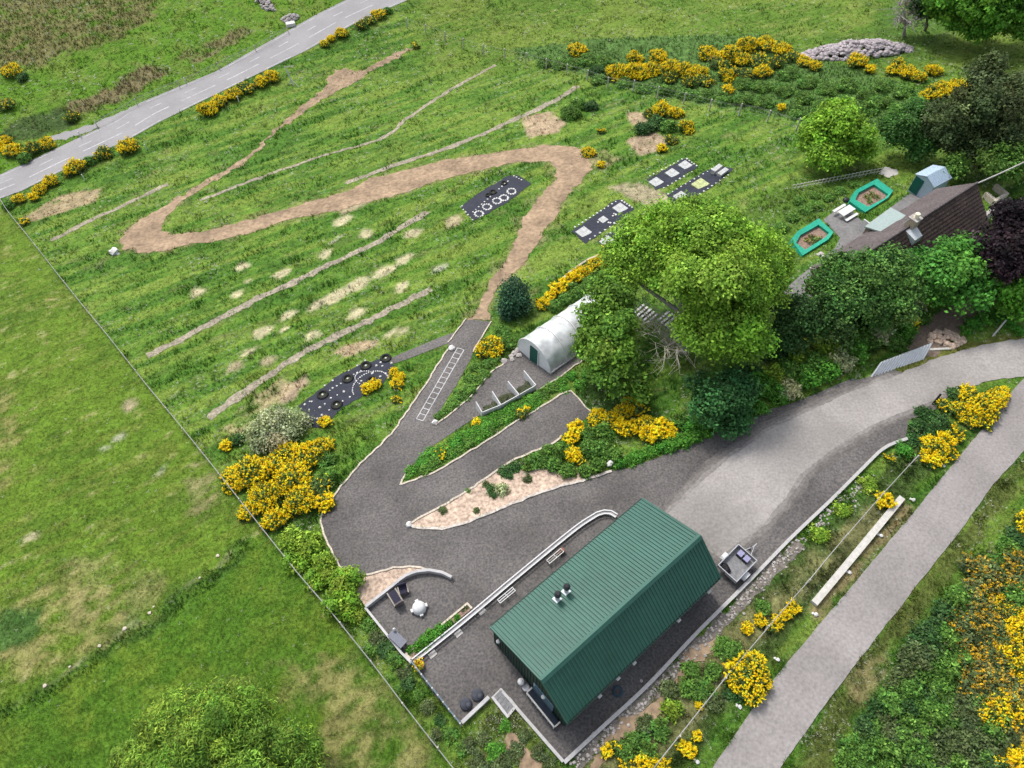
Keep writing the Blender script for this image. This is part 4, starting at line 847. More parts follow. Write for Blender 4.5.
for s_ in (-.9, .9): MB().tube(p+np.array([s_, -.3*s_, -.1]), p+(tp-p)*.35, .06, n=5).build('brace', M['paletimber'], t_)
# overhead cable to a pole beyond the purple tree
pg = P(1068, 168); t_ = thing('cable_pole', pg, 'wooden pole carrying the thick cable from the house gable', 'pole'); MB().tube(pg-Z3*.5, pg+Z3*7, .14, .1, n=8).build('pole', M['timber'], t_)
a0 = HP(ha+.3, wr, 6.0); b0 = pg+Z3*6.4
MB().path([a0+(b0-a0)*u-Z3*.5*4*u*(1-u) for u in np.linspace(0, 1, 12)], .07, 5).build('cable', M['conc'], t_)

# ------------------------------------------------------------------ heaps by the road and in the top field
def rockheap(px, py, rx, ry, h, n, r, m_, name, lab, cat, rot=0.):
    q = P(px, py); mb = MB()
    for k in range(n):
        a0, u = rs.uniform(0, 6.28), math.sqrt(rs.uniform(0, 1)); x, y = rx*u*math.cos(a0), ry*u*math.sin(a0); x, y = x*math.cos(rot)-y*math.sin(rot), x*math.sin(rot)+y*math.cos(rot)
        z = h*(1-u**1.7)*(.7+.5*float(vnoise(np.array(x*.8), np.array(y*.8), 3))); mb.rock(G(q+np.array([x, y, 0]))+Z3*z, r*rs.uniform(.5, 1.3), rs, .8)
    return tag(mb.build(name, M[m_], loc=q), lab, cat)
rockheap(855, 53, 7.6, 2.3, 1.7, 520, .36, 'heapstone', 'stone_heap', 'long heap of pinkish grey stones in the top field behind the gorse', 'heap', -.08)
rockheap(291, 19, 1.5, 1.0, .7, 60, .3, 'brush', 'stone_heap', 'grey heap of stones beside the far side of the main road', 'heap', .5)
rockheap(265, 4, 3.2, 1.0, .8, 90, .32, 'brush', 'stone_heap', 'grey line of stones at the top edge, above the roadside heap', 'heap', -.9)
q = P(291, 26); tag(MB().box(q-Z3*.1, (1.5, .8, .7), (1, .35)).build('concrete_block', M['white'], loc=q), 'white block at the roadside by the grey stone heap', 'block')
q = P(115, 253); tag(MB().rock(q+Z3*.25, .55, rs, .8).rock(q+np.array([.5, -.3, .1]), .25, rs).build('boulder', M['whstone'], loc=q), 'white boulder at the tip of the hairpin footpath', 'boulder')
q = P(452, 349); tag(MB().rock(q+Z3*.15, .3, rs, .8).build('boulder', M['whstone'], loc=q), 'small white boulder where the side path leaves the ramp', 'boulder')
q = P(610, 465); tag(MB().rock(q+Z3*.2, .3, rs, 1.2).build('boulder', M['whstone'], loc=q), 'pale upright stone at the upper end of the white stone border', 'boulder')
q = P(409, 525); tag(MB().rock(q+Z3*.12, .26, rs, .8).build('boulder', M['whstone'], loc=q), 'white boulder at the pointed tip of the rockery', 'boulder')
q = P(435, 423); tag(MB().rock(q+Z3*.1, .26, rs, .9).build('boulder', M['whstone'], loc=q), 'pale boulder at the pointed tip of the green wedge bed', 'boulder')
for i, (px, py) in enumerate(((45, 686), (70, 667), (100, 646), (125, 629), (150, 613), (154, 607), (200, 578), (218, 556))):
    q = P(px, py); tag(MB().rock(q+Z3*.08, rs.uniform(.08, .16), rs, .3).build('field_stone', M['edging'], loc=q), f'flat stone on the boundary across the left pasture, {ordn[i]} of eight from lower end', 'stone', 'stones on the old field boundary')

# ================================================================== foliage
def quads_mesh(name, c, nrm, size, tint, asp=.6, fold=0.):
    n = len(c); rg = np.random.RandomState(n % 9973)
    r_ = rg.normal(size=(n, 3)); t_ = np.cross(nrm, r_); t_ /= np.linalg.norm(t_, axis=1)[:, None]+1e-9; b_ = np.cross(nrm, t_)
    s_ = size[:, None]
    v = np.stack([c+t_*s_, c+b_*s_*asp+nrm*s_*fold, c-t_*s_, c-b_*s_*asp+nrm*s_*fold], 1).reshape(-1, 3)
    return raw_mesh(name, v, np.arange(4*n).reshape(n, 4), np.repeat(tint, 4, 0))
def raw_mesh(name, v, f, tint=None):
    me = bpy.data.meshes.new(name); n, k = f.shape
    me.vertices.add(len(v)); me.vertices.foreach_set('co', v.astype(np.float32).ravel())
    me.loops.add(n*k); me.loops.foreach_set('vertex_index', f.astype(np.int32).ravel())
    me.polygons.add(n); me.polygons.foreach_set('loop_start', np.arange(0, n*k, k, dtype=np.int32)); me.polygons.foreach_set('loop_total', np.full(n, k, np.int32))
    if tint is not None:
        at = me.color_attributes.new('tint', 'FLOAT_COLOR', 'POINT'); at.data.foreach_set('color', np.c_[tint, np.ones(len(v))].astype(np.float32).ravel())
    me.update(calc_edges=True); return me
def rdir(rg, n, zmin=-.4):
    d = rg.normal(size=(n*3, 3)); d /= np.linalg.norm(d, axis=1)[:, None]; d = d[d[:, 2] > zmin]
    return d[:n]
LEAFK = 1.65
def clumps(lobes, nc, per, spread, leaf, cols, rg, shell=.72, zmin=-.4, floor=.03, var=.28):
    """leaves in clumps through the outer part of several lobes; colour differs by clump and by leaf, at random"""
    lb = np.array(lobes, float); wt = (lb[:, 3]**2); wt /= wt.sum(); k = rg.choice(len(lb), nc, p=wt); d = rdir(rg, nc, zmin); k = k[:len(d)]; nc = len(d)
    rad = lb[k, 3]*(shell+(1.03-shell)*rg.rand(nc)**.7+(rg.rand(nc) < .12)*rg.uniform(.03, .24, nc)); zs = lb[k, 4] if lb.shape[1] > 4 else np.ones(nc)
    cc = lb[k, :3]+d*rad[:, None]*np.c_[np.ones(nc), np.ones(nc), zs]
    cols = np.array(cols); cb = cols[rg.randint(len(cols), size=nc)]*np.exp(rg.normal(0, var, nc))[:, None]*np.exp(rg.normal(0, [.10, .06, .10], (len(lb), 3))*.6+rg.normal(0, .06, (len(lb), 1)))[k]
    c = np.repeat(cc, per, 0)+rg.normal(size=(nc*per, 3))*spread*np.array([1, 1, .75]); dd = np.repeat(d, per, 0)
    nr = dd*.7+np.array([0, 0, .55])+rg.normal(size=dd.shape)*.55; nr /= np.linalg.norm(nr, axis=1)[:, None]
    tint = np.repeat(cb, per, 0)*LEAFK*np.exp(rg.normal(0, .18, nc*per))[:, None]
    ok = c[:, 2] > floor
    return c[ok], nr[ok], (leaf*(.65+.7*rg.rand(nc*per)))[ok], np.clip(tint, 0, .9)[ok], cc
def branches(base, tips, r, rg, mb=None, twigs=3):
    mb = mb or MB(); base = np.array(base, float)
    top = np.array(tips).mean(0); fork = base+(top-base)*.42; fork[2] = base[2]+(top[2]-base[2])*.45
    m1 = base+(fork-base)*.5+rg.normal(size=3)*.12
    mb.tube(base-Z3*.4, m1, r*1.25, r, n=8).tube(m1, fork, r, r*.8, n=8)
    for tp_ in tips:
        tp_ = np.array(tp_, float); k = fork+(tp_-fork)*.5+rg.normal(size=3)*np.linalg.norm(tp_-fork)*.08+Z3*.2
        mb.tube(fork-(k-fork)*.03, k, r*.6, r*.38, n=6).tube(k, tp_, r*.38, r*.1, n=5)
        for j in range(twigs):
            e_ = tp_+rg.normal(size=3)*min(.9, np.linalg.norm(tp_-fork)*(.14 if twigs < 8 else .3)); mb.tube(k+(tp_-k)*rg.uniform(0, .8), e_, r*.2, r*.04, n=4)
    return mb
def tree(name, px, py, lobes, label, cols, leaf=.2, dens=1., var=.28, bark='bark', trunk_r=.25, group=None, shell=.6, per=22, spread=.33, seed=1, cat='tree', zmin=-.5, base=None, nsub=9, asp=.62):
    """lobes: (pixel x, pixel y, height above ground, radius[, squash])"""
    rg = np.random.RandomState(seed); q = P(px, py); t_ = thing(name, q, label, cat, group); lb = []
    for l in lobes:
        p = P(l[0], l[1], l[2]); lb.append([*(p-q), l[3], l[4] if len(l) > 4 else .85])
    big = lb; lb = []
    for l in big:                                   # a ragged crown: each bough carries smaller boughs
        lb.append([l[0], l[1], l[2], l[3]*.62, l[4]])
        for d in rdir(rg, nsub, -.45): k = rg.uniform(.28, .52); lb.append([*(np.array(l[:3])+d*l[3]*(1.02-k*.75)*np.array([1, 1, l[4]])), l[3]*k, .85])
    area = .72*sum(4*math.pi*l[3]**2 for l in lb); nc = max(30, int(area*1.15*dens))
    c, n, s_, ti, cc = clumps(lb, nc, int(per*1.35), spread, leaf*.84, cols, rg, shell, zmin, var=var)
    link('crown', quads_mesh('crown', c, n, s_, ti, asp, .12), M['leaf'], t_)
    branches(q, [np.array(l[:3])+q for l in big], trunk_r, rg).build('trunk', M[bark], t_)
    return t_
GR = [(.050, .105, .016), (.066, .125, .02), (.040, .09, .014)]
BRIGHT = [(.115, .205, .02), (.14, .235, .024), (.095, .18, .018), (.165, .245, .03)]
MID = [(.06, .13, .022), (.05, .11, .018), (.075, .145, .026)]
DARK = [(.03, .07, .02), (.04, .085, .024), (.026, .06, .017)]
OLIVE = [(.06, .085, .03), (.075, .10, .038), (.05, .075, .028)]
PURPLE = [(.014, .009, .012), (.018, .01, .013), (.011, .008, .01)]
GREYG = [(.21, .245, .125), (.25, .275, .15), (.19, .225, .11)]
YEL = [(.92, .64, .008), (.95, .70, .012), (.9, .57, .006), (.95, .76, .03)]
DULL = [(.56, .38, .04), (.64, .42, .03), (.48, .36, .07), (.75, .44, .012)]
GORSEG = [(.05, .085, .02), (.065, .105, .024), (.04, .07, .016)]

# the big sycamore-like tree, and its lower neighbour
tree('broadleaf_tree', 684, 352, [(725, 262, 9.5, 4.4), (694, 248, 9.5, 3.6), (738, 300, 8, 3.5), (712, 283, 10.5, 3.3), (655, 238, 8.5, 3.0), (722, 335, 6.5, 3.3), (750, 258, 8, 2.9), (694, 226, 8.5, 2.4), (636, 258, 7, 2.5), (672, 262, 8, 2.5), (622, 268, 6.5, 2.2), (662, 272, 7.5, 1.9), (708, 318, 7, 2.0), (650, 240, 8, 2.1), (674, 232, 8.5, 2.3), (742, 338, 5.5, 2.6), (755, 290, 7, 2.3)],
     'largest tree, broad and yellow-green, its trunk showing through a gap beside the polytunnel', [(.105, .20, .02), (.125, .225, .024), (.088, .178, .018), (.14, .235, .028)], .165, 1.5, .3, 'greybark', .42, shell=.55, per=34, spread=.36, seed=11)
tree('broadleaf_tree', 612, 372, [(608, 322, 4.6, 2.4), (612, 345, 4.6, 2.5), (617, 370, 3.6, 2.0), (600, 344, 3.6, 1.8), (612, 296, 5.2, 2.0), (640, 384, 2.4, 1.2)],
     'mid-green bushy tree leaning over the side of the polytunnel', [(.075, .155, .02), (.06, .13, .018), (.095, .18, .022)], .2, 1.5, .3, 'greybark', .2, shell=.55, seed=12)
# leafless branches in the gap
q = P(668, 352); rg = np.random.RandomState(5); mb = MB()
for k in range(44):
    an = rg.uniform(0, 6.28); r_ = rg.uniform(1.4, 4.4); a0 = q+np.array([math.cos(an), math.sin(an)*.8, 0])*.2+Z3*.8; b0 = q+np.array([math.cos(an)*r_-1.2, math.sin(an)*r_*.95+.2, rg.uniform(2.2, 4.4)])
    m_ = (a0+b0)/2+rg.normal(size=3)*.45+Z3*.9; mb.tube(a0, m_, .038, .028, n=4).tube(m_, b0, .028, .014, n=4)
    for j in range(6):
        s0 = m_+(b0-m_)*rg.rand(); s1 = s0+rg.normal(size=3)*np.array([.6, .6, .4])+(b0-m_)*.4; mb.tube(s0, s1, .018, .011, n=3).tube(s1, s1+rg.normal(size=3)*.45+(s1-s0)*.3, .012, .007, n=3)
tag(mb.build('bare_bush', M['twig'], loc=q), 'leafless grey branching bush in the gap below the big tree', 'bush')
tree('broadleaf_tree', 838, 160, [(834, 134, 3.6, 3.1), (818, 142, 2.8, 2.2), (852, 143, 3, 2.3), (838, 118, 4, 2.1), (832, 156, 2, 2.2)], 'round bright lime-green tree above the picket fence', [(.13, .24, .022), (.155, .265, .028), (.105, .21, .02)], .22, 1.4, .25, trunk_r=.2, seed=13)
tree('broadleaf_tree', 912, 148, [(908, 124, 4, 2.5), (922, 138, 2.8, 1.9), (898, 134, 3, 1.8), (912, 148, 1.8, 1.8)], 'dark green rounded tree between the lime-green tree and the big dark conifer', [(.035, .095, .02), (.045, .11, .024)], .2, 1.4, .3, trunk_r=.2, seed=14)
tree('conifer_tree', 975, 160, [(960, 120, 5.5, 3.4), (985, 110, 6.5, 3.6), (1000, 92, 8, 3.0), (940, 128, 4, 2.3), (1005, 125, 5, 3.2), (968, 148, 3, 2.8), (990, 75, 9, 2.2), (1015, 98, 7, 2.8)], 'large dull olive conifer behind the blue corrugated shed', [(.045, .065, .022), (.058, .08, .028), (.036, .056, .02)], .19, 1.6, .3, trunk_r=.32, seed=15)
tree('broadleaf_tree', 1000, 176, [(955, 168, 2.2, 1.2), (1003, 165, 2.8, 2.4), (1022, 160, 3, 2.2)], 'small mid-green tree beneath the overhead cable', MID, .2, 1.3, seed=16, trunk_r=.14)
tree('broadleaf_tree', 985, 36, [(960, 4, 6, 4.0), (990, -2, 7.5, 4.4), (1015, 8, 5.5, 4.2), (970, 18, 4, 3.2), (1035, -6, 7, 4.5), (995, 22, 3.6, 3.6), (940, 10, 4, 2.5)], 'big bright green tree in the top corner of the upper field', [(.075, .18, .02), (.095, .21, .025), (.06, .15, .018)], .27, 1.2, .28, trunk_r=.4, seed=17)
tree('broadleaf_tree', 925, 30, [(922, 10, 4, 2.2), (935, 4, 5, 2.2)], 'small dark tree squeezed between the bare tree and the big bright tree', DARK, .24, 1.3, seed=18, trunk_r=.2)
q = P(905, 36); rg = np.random.RandomState(8); mb = branches(q, [P(x, y, z) for x, y, z in ((898, 2, 6), (906, -4, 7), (900, 14, 5), (912, 22, 3.4), (918, 18, 3.6), (893, 20, 3.5))], .22, rg, twigs=16)
t_ = thing('bare_tree', q, 'leafless grey tree beside the big bright tree at the top edge', 'tree'); mb.build('trunk', M['brush'], t_)
c, n, s_, ti, cc = clumps([[0, -.5, 2.4, 1.9, 1.2], [-.8, 1, 4.4, 1.6, 1.2]], 130, 12, .3, .13, [(.15, .14, .12), (.19, .18, .15)], rg); link('crown', quads_mesh('crown', c, n, s_, ti), M['leaf'], t_)
tree('broadleaf_tree', 946, 296, [(938, 264, 4.6, 2.3), (953, 267, 4.6, 2.4), (967, 257, 4.4, 1.8), (932, 276, 3.6, 2.3), (955, 285, 3.6, 2.7), (972, 278, 3.8, 2.0)], 'rounded fresh-green tree in front of the brown house roof', [(.05, .15, .022), (.065, .18, .026), (.04, .125, .02)], .21, 1.5, .26, trunk_r=.22, seed=19)
tree('broadleaf_tree', 866, 318, [(857, 292, 4.2, 2.8), (876, 283, 4.4, 2.7), (894, 274, 4.4, 2.2), (840, 304, 3.6, 2.5), (832, 282, 4.2, 2.1), (848, 270, 4.6, 1.8), (885, 300, 3.2, 2.7), (905, 282, 3.6, 2.3)], 'broad dark green hawthorn tree hiding the front of the house', [(.05, .118, .024), (.07, .145, .03), (.036, .09, .02)], .16, 1.6, .32, trunk_r=.22, seed=20)
tree('broadleaf_tree', 812, 338, [(800, 318, 3.2, 2.3), (822, 322, 3.2, 2.4), (788, 334, 2.2, 1.7)], 'low spreading dark tree beside the grey roofed shed', DARK+[(.03, .07, .016)], .17, 1.6, .3, trunk_r=.16, seed=21)
tree('purple_tree', 1005, 290, [(998, 245, 5.2, 2.8), (1015, 232, 6, 2.6), (990, 265, 3.6, 2.1), (1018, 258, 5, 3.0), (1000, 280, 2.6, 2.3)], 'dark purple-leaved tree beyond the house gable', PURPLE, .2, 1.5, .35, trunk_r=.24, seed=22)
tree('broadleaf_tree', 1024, 310, [(1018, 292, 3, 1.9), (1030, 280, 3.6, 2.2), (1014, 304, 1.6, 1.4)], 'bright green small tree at the right edge, below the purple tree', [(.07, .19, .02), (.09, .22, .025)], .2, 1.4, trunk_r=.14, seed=23)
tree('spreading_tree', 214, 768, [(180, 738, 3.0, 2.3), (225, 725, 3.4, 2.4), (260, 738, 3, 2.1), (150, 755, 2.2, 1.9), (290, 752, 2.2, 1.6), (205, 765, 3.4, 2.6), (245, 770, 3, 2.4), (165, 785, 2.4, 2.4), (285, 785, 2, 2.0)], 'big feathery light green bush-like tree at the bottom edge', [(.09, .175, .022), (.12, .205, .026), (.065, .13, .018), (.15, .22, .03)], .17, 2.5, .4, trunk_r=.2, shell=.42, per=46, spread=.28, seed=24, asp=.22, nsub=14)
tree('dark_tree', 722, 420, [(712, 398, 2.6, 2.2), (735, 395, 2.6, 2.0), (722, 412, 1.6, 2.0)], 'dense dark green rounded tree below the big tree at the drive verge', [(.03, .09, .026), (.04, .11, .03), (.022, .07, .02)], .17, 1.7, .3, trunk_r=.15, seed=25)
tree('round_bush', 512, 318, [(511, 297, 1.4, 1.75, 1.), (516, 306, 1., 1.4, 1.)], 'round blue-green dark bush at the foot of the earth path', [(.022, .06, .032), (.032, .08, .042), (.018, .048, .024)], .14, 2.4, .3, trunk_r=.1, seed=26, cat='bush')
tree('willow_bush', 276, 442, [(275, 430, 1.0, 1.9, .7), (262, 438, .8, 1.4, .7), (290, 424, .8, 1.5, .7)], 'pale grey-green bush at the lower end of the stone-dotted fabric bed', GREYG, .13, 2.4, .25, trunk_r=.1, seed=27, cat='bush')

# ------------------------------------------------------------------ shrubs and gorse from a few grown kinds
rgp = np.random.RandomState(77)
def proto(kind, R):
    rg = rgp; nl = 4 if R < .8 else 6; lb = [[0, 0, R*.35, R*.75, .8]]
    for k in range(nl):
        an = 2*math.pi*k/nl+rg.uniform(-.4, .4); k2 = rg.uniform(.35, .78); lb.append([math.cos(an)*R*k2, math.sin(an)*R*k2, R*rg.uniform(.15, .6), R*rg.uniform(.25, .56), rg.uniform(.7, 1.3)])
    area = 4*math.pi*R*R; cols = {'gorse': GORSEG, 'dull': OLIVE, 'sparse': GORSEG, 'mid': MID, 'dark': DARK, 'bright': BRIGHT, 'olive': OLIVE, 'grey': GREYG, 'lush': [(.05, .15, .018), (.065, .18, .022), (.04, .12, .015)]}[kind]
    nc = int(area*7)+24; spd = .16 if R > .8 else .11; lf = .12 if R > .8 else .085
    c, n, s_, ti, cc = clumps(lb, nc, 16, spd, lf, cols, rg, .6, -.2, var=.3)
    fol = quads_mesh('foliage', c, n, s_, ti, .55, .1); fol.materials.append(M['leaf']); fl = None
    if kind in ('gorse', 'dull', 'sparse'):
        k_ = {'gorse': 2.3, 'dull': .65, 'sparse': .35}[kind]
        ns = int((R*R*150+45)*k_/1.6); l_ = np.array(lb)[rg.randint(len(lb), size=ns)]; d = rdir(rg, ns, -.05); ns = len(d); l_ = l_[:ns]
        d2 = d*.8+np.array([0, 0, .55])+rg.normal(size=d.shape)*.25; d2 /= np.linalg.norm(d2, axis=1)[:, None]; ln = rg.uniform(.14, .42, ns)*(.7+.35*R)
        p0 = l_[:, :3]+d*l_[:, 3:4]*np.c_[np.ones(ns), np.ones(ns), l_[:, 4]]*.92; per = 16; tt_ = rg.rand(ns*per)
        c = np.repeat(p0, per, 0)+np.repeat(d2*ln[:, None], per, 0)*tt_[:, None]+rg.normal(size=(ns*per, 3))*.05*(1.15-tt_)[:, None]
        n = np.repeat(d2, per, 0)*.3+rg.normal(size=c.shape)*.7+np.array([0, 0, .9]); n /= np.linalg.norm(n, axis=1)[:, None]; s_ = rg.uniform(.05, .095, ns*per)
        pal = np.array(YEL if kind != 'dull' else DULL); ti = np.clip(np.repeat(pal[rg.randint(len(pal), size=ns)]*np.exp(rg.normal(0, .14, ns))[:, None], per, 0)*np.exp(rg.normal(0, .12, ns*per))[:, None], 0, .95)
        fl = quads_mesh('blossom', c+np.array([0, 0, .05]), n, s_, ti, .38, .15); fl.materials.append(M['petal'])
    return R, fol, fl
PRO = {k: [proto(k, R) for R in (.55, .55, .55, 1.05, 1.05, 1.05, 1.7, 1.7)] for k in ('gorse', 'dull', 'sparse', 'mid', 'dark', 'bright', 'olive', 'grey', 'lush')}
CNAME = dict(gorse='gorse_bush', dull='gorse_bush', sparse='gorse_bush', mid='green_shrub', dark='dark_shrub', bright='leafy_shrub', olive='olive_shrub', grey='grey_shrub', lush='leafy_shrub')
def bush(px, py, rp, kind, label, group=None, zs=1., base=None):
    p = P(px, py, .3); r = rp/scale_at(p); p = P(px, py, min(.55*r, 1.0)); q = G(p) if base is None else np.array([p[0], p[1], base]); c = PRO[kind]
    cand = [x for x in c if abs(math.log(x[0]/r)) == min(abs(math.log(y[0]/r)) for y in c)]; R, fol, fl = cand[rgp.randint(len(cand))]; f = r/R
    sx_, rz = f*rgp.uniform(.9, 1.1), rgp.uniform(0, 6.28)
    cat = 'gorse bush' if fl else 'shrub'
    if fl:
        t2 = thing(CNAME[kind], q, label, cat, group); o1 = link('foliage', fol, None, t2); o2 = link('blossom', fl, None, t2)
    else: t2 = tag(link(CNAME[kind], fol, None, None, q), label, cat, group)
    t2.scale = (sx_, f, f*zs*rgp.uniform(.85, 1.1)); t2.rotation_euler = (0, 0, rz); return t2
ORD = ['first', 'second', 'third', 'fourth', 'fifth', 'sixth', 'seventh', 'eighth', 'ninth', 'tenth', 'eleventh', 'twelfth', 'thirteenth', 'fourteenth', 'fifteenth', 'sixteenth', 'seventeenth', 'eighteenth', 'nineteenth', 'twentieth']
CNT = ['', '', 'two', 'three', 'four', 'five', 'six', 'seven', 'eight', 'nine', 'ten', 'eleven', 'twelve', 'thirteen', 'fourteen', 'fifteen', 'sixteen', 'seventeen', 'eighteen', 'nineteen', 'twenty']
def cluster(items, kind, desc, group, zs=1.):
    """a countable row or patch of bushes; each label tells which one it is, counted from the left"""
    ks = [x[3] if len(x) > 3 else kind for x in items]; isg = [k in ('gorse', 'dull', 'sparse') for k in ks]
    if 'gorse' in desc and any(isg) and not all(isg):
        cluster([x for x, g_ in zip(items, isg) if g_], kind, desc, group, zs)
        d2 = desc.replace('sparsely flowering ', '').replace('gorse bush', 'gorse').replace('gorse', 'green shrub', 1).replace('green shrub thicket', 'gorse thicket'); d2 = d2.replace('bush in the scrub', 'shrub in the scrub')
        cluster([x if len(x) > 3 else (*x, kind) for x, g_ in zip(items, isg) if not g_], 'mid', d2, (group or 'bushes').replace('gorse', 'shrubs', 1), zs); return
    it = sorted(items, key=lambda i: i[0]); n = len(it)
    for i, x in enumerate(it):
        k = x[3] if len(x) > 3 else kind
        if n == 1: lab = desc
        elif n <= 20: lab = f'{desc}, {ORD[i]} from left of {CNT[n]}'
        else: lab = desc
        bush(x[0], x[1], x[2], k, lab, group, zs)
cluster([(127, 147, 9), (50, 181, 7), (75, 167, 9), (40, 189, 6), (90, 160, 7, 'mid'), (103, 153, 8, 'sparse')], 'gorse', 'gorse on the meadow verge of the main road', 'gorse along the lower verge of the road')
cluster([(208, 109, 9), (219, 101, 8), (233, 93, 9), (246, 87, 8, 'sparse'), (261, 82, 7), (272, 77, 7)], 'gorse', 'gorse bush lining the road near the leaning white pole', 'gorse by the leaning pole')
cluster([(324, 43, 5), (331, 39, 4), (341, 33, 6), (362, 24, 6, 'sparse'), (370, 19, 6, 'sparse'), (378, 14, 6), (388, 10, 5, 'mid')], 'gorse', 'small gorse at the far end of the road verge', 'gorse at the far end of the road verge')
cluster([(11, 70, 8), (5, 103, 8, 'sparse'), (72, 117, 7, 'sparse'), (22, 76, 6, 'dark'), (12, 150, 9), (3, 143, 8), (32, 148, 8, 'sparse'), (46, 143, 7), (24, 158, 7, 'mid')], 'gorse', 'gorse across the road by the layby', 'gorse by the layby')
cluster([(19, 199, 6), (34, 197, 5), (8, 205, 6, 'mid'), (24, 222, 5, 'sparse')], 'gorse', 'small bush at the top corner of the left wire fence', 'bushes at the fence corner')
cluster([(416, 46, 4, 'sparse'), (589, 152, 6), (601, 165, 4), (602, 131, 4, 'sparse')], 'gorse', 'isolated small gorse near an end of an earth path', 'isolated gorse by the earth paths')
cluster([(662, 110, 9), (674, 112, 8), (650, 113, 7, 'sparse'), (687, 127, 8), (672, 140, 6, 'sparse'), (662, 149, 5), (657, 122, 10, 'dark'), (645, 128, 9, 'dark'), (668, 125, 9, 'mid')], 'gorse', 'bush in the scrub patch above the upper fabric beds', 'scrub above the fabric beds')
cluster([(570, 111, 11, 'mid'), (592, 105, 7, 'dark'), (580, 104, 7, 'mid'), (597, 70, 9, 'dark')], 'mid', 'green shrub beside the upper end of the gravel row', 'shrubs by the gravel row')
th = [(578, 49, 6), (634, 57, 6), (659, 56, 6), (617, 72, 9), (629, 72, 8), (640, 71, 8), (651, 68, 8), (672, 66, 8), (684, 69, 8), (697, 72, 7), (709, 54, 6), (731, 55, 10), (742, 58, 8), (727, 75, 6), (742, 72, 7, 'sparse'), (763, 72, 6), (748, 44, 8), (766, 42, 7)]
th = [(a, b_, c*1.35, *k) for a, b_, c, *k in th]
cluster(th, 'gorse', 'gorse in the thicket behind the deer fence', 'gorse thicket behind the deer fence')
cluster([(728, 90, 5), (781, 108, 4), (719, 62, 9, 'sparse'), (706, 80, 8, 'sparse'), (690, 82, 7, 'sparse'), (668, 78, 7, 'sparse'), (757, 60, 9, 'sparse'), (776, 62, 8, 'sparse')], 'gorse', 'sparsely flowering gorse low in the thicket behind the deer fence', 'sparse gorse behind the deer fence')
cluster([(770, 46, 8), (783, 50, 8), (793, 56, 8, 'sparse'), (805, 61, 7), (814, 66, 6), (857, 61, 9), (870, 70, 5)], 'gorse', 'gorse in front of the stone heap', 'gorse in front of the stone heap')
cluster([(898, 68, 9), (908, 73, 8), (919, 76, 8), (933, 70, 8)], 'gorse', 'gorse between the stone heap and the big conifer', 'gorse between heap and conifer')
cluster([(933, 94, 10), (945, 90, 9), (957, 88, 9), (970, 87, 8), (985, 81, 8)], 'gorse', 'gorse at the foot of the big olive conifer', 'gorse at the conifer')
cluster([(543, 304, 7), (550, 297, 6), (557, 290, 7), (566, 283, 7), (575, 277, 7), (584, 271, 8), (594, 265, 8), (604, 259, 8), (612, 251, 7)], 'gorse', 'gorse in the diagonal row above the polytunnel', 'diagonal gorse row')
cluster([(556, 306, 8), (567, 298, 9), (578, 290, 9), (590, 282, 9), (601, 275, 8)], 'mid', 'green shrub under the diagonal gorse row', 'green shrubs under the gorse row')
bush(491, 346, 15, 'gorse', 'round flowering gorse between the ramp top and the polytunnel'); bush(506, 341, 9, 'mid', 'green shrub between the round gorse and the polytunnel'); bush(502, 330, 8, 'mid', 'green shrub below the round blue-green bush')
cluster([(367, 389, 6), (375, 385, 6), (394, 373, 5), (397, 383, 6), (400, 377, 5), (396, 399, 5, 'sparse'), (325, 422, 6)], 'gorse', 'small gorse along the lower side of the stone-dotted bed', 'small gorse by the stone-dotted bed')
cluster([(248, 472, 19), (236, 480, 12), (285, 455, 16), (305, 456, 15), (320, 448, 11), (292, 478, 19), (266, 496, 17), (250, 510, 11), (300, 500, 17), (318, 488, 13, 'sparse'), (325, 503, 9), (276, 519, 12), (272, 466, 14)], 'gorse', 'gorse in the large golden mass by the left fence', 'large golden gorse mass')
cluster([(226, 446, 6), (238, 440, 7, 'dark'), (325, 460, 9, 'mid'), (328, 474, 9, 'mid')], 'gorse', 'small bush on the rim of the golden gorse mass', 'bushes round the gorse mass')
cluster([(290, 540, 13), (310, 545, 14), (300, 560, 13), (322, 562, 12), (345, 580, 14), (343, 597, 16), (352, 612, 11), (318, 580, 11), (333, 578, 10)], 'bright', 'fresh light green shrub between the left fence and the yard', 'light green shrubs by the yard')
yr = [(367, 625, 9), (377, 637, 10), (385, 650, 10), (394, 660, 10), (372, 648, 8), (404, 672, 9), (408, 684, 9), (418, 694, 8), (400, 690, 7), (428, 708, 9), (440, 720, 8), (450, 735, 9), (462, 748, 9), (436, 736, 8)]
yr = [(a, b_, c-1.5, ('mid', 'olive', 'dark', 'mid')[i % 4]) for i, (a, b_, c) in enumerate(yr)]
cluster(yr, 'mid', 'shrub in the strip between yard railing and left fence', 'shrubs along the yard railing', .6)
cluster([(410, 650, 5), (418, 647, 6), (426, 641, 6), (434, 635, 6), (442, 629, 6), (449, 624, 5), (457, 618, 4), (465, 609, 4, 'olive'), (422, 644.5, 7), (430, 638, 7), (438, 632, 7)], 'lush', 'green plant in the narrow planter by the white wall', 'plants in the narrow planter', 1.1)
hb_ = []
for k in range(15):
    u = k/14; hb_.append((412+u*120+rgp.uniform(-2, 2), 469-u*68+8*math.sin(u*3.1)*0+rgp.uniform(-2, 2)-u*2, 9 if u > .1 else 7))
cluster(hb_, 'lush', 'low green shrub along the long narrow hedge bed', 'shrubs of the narrow hedge bed', .6)
hb2 = [(424+u*128+rgp.uniform(-2, 2), 468-u*82+rgp.uniform(-2, 2), 7) for u in np.linspace(0, 1, 13)]
cluster(hb2, 'mid', 'low shrub on the lower edge of the narrow hedge bed', 'lower shrubs of the narrow hedge bed', .6)
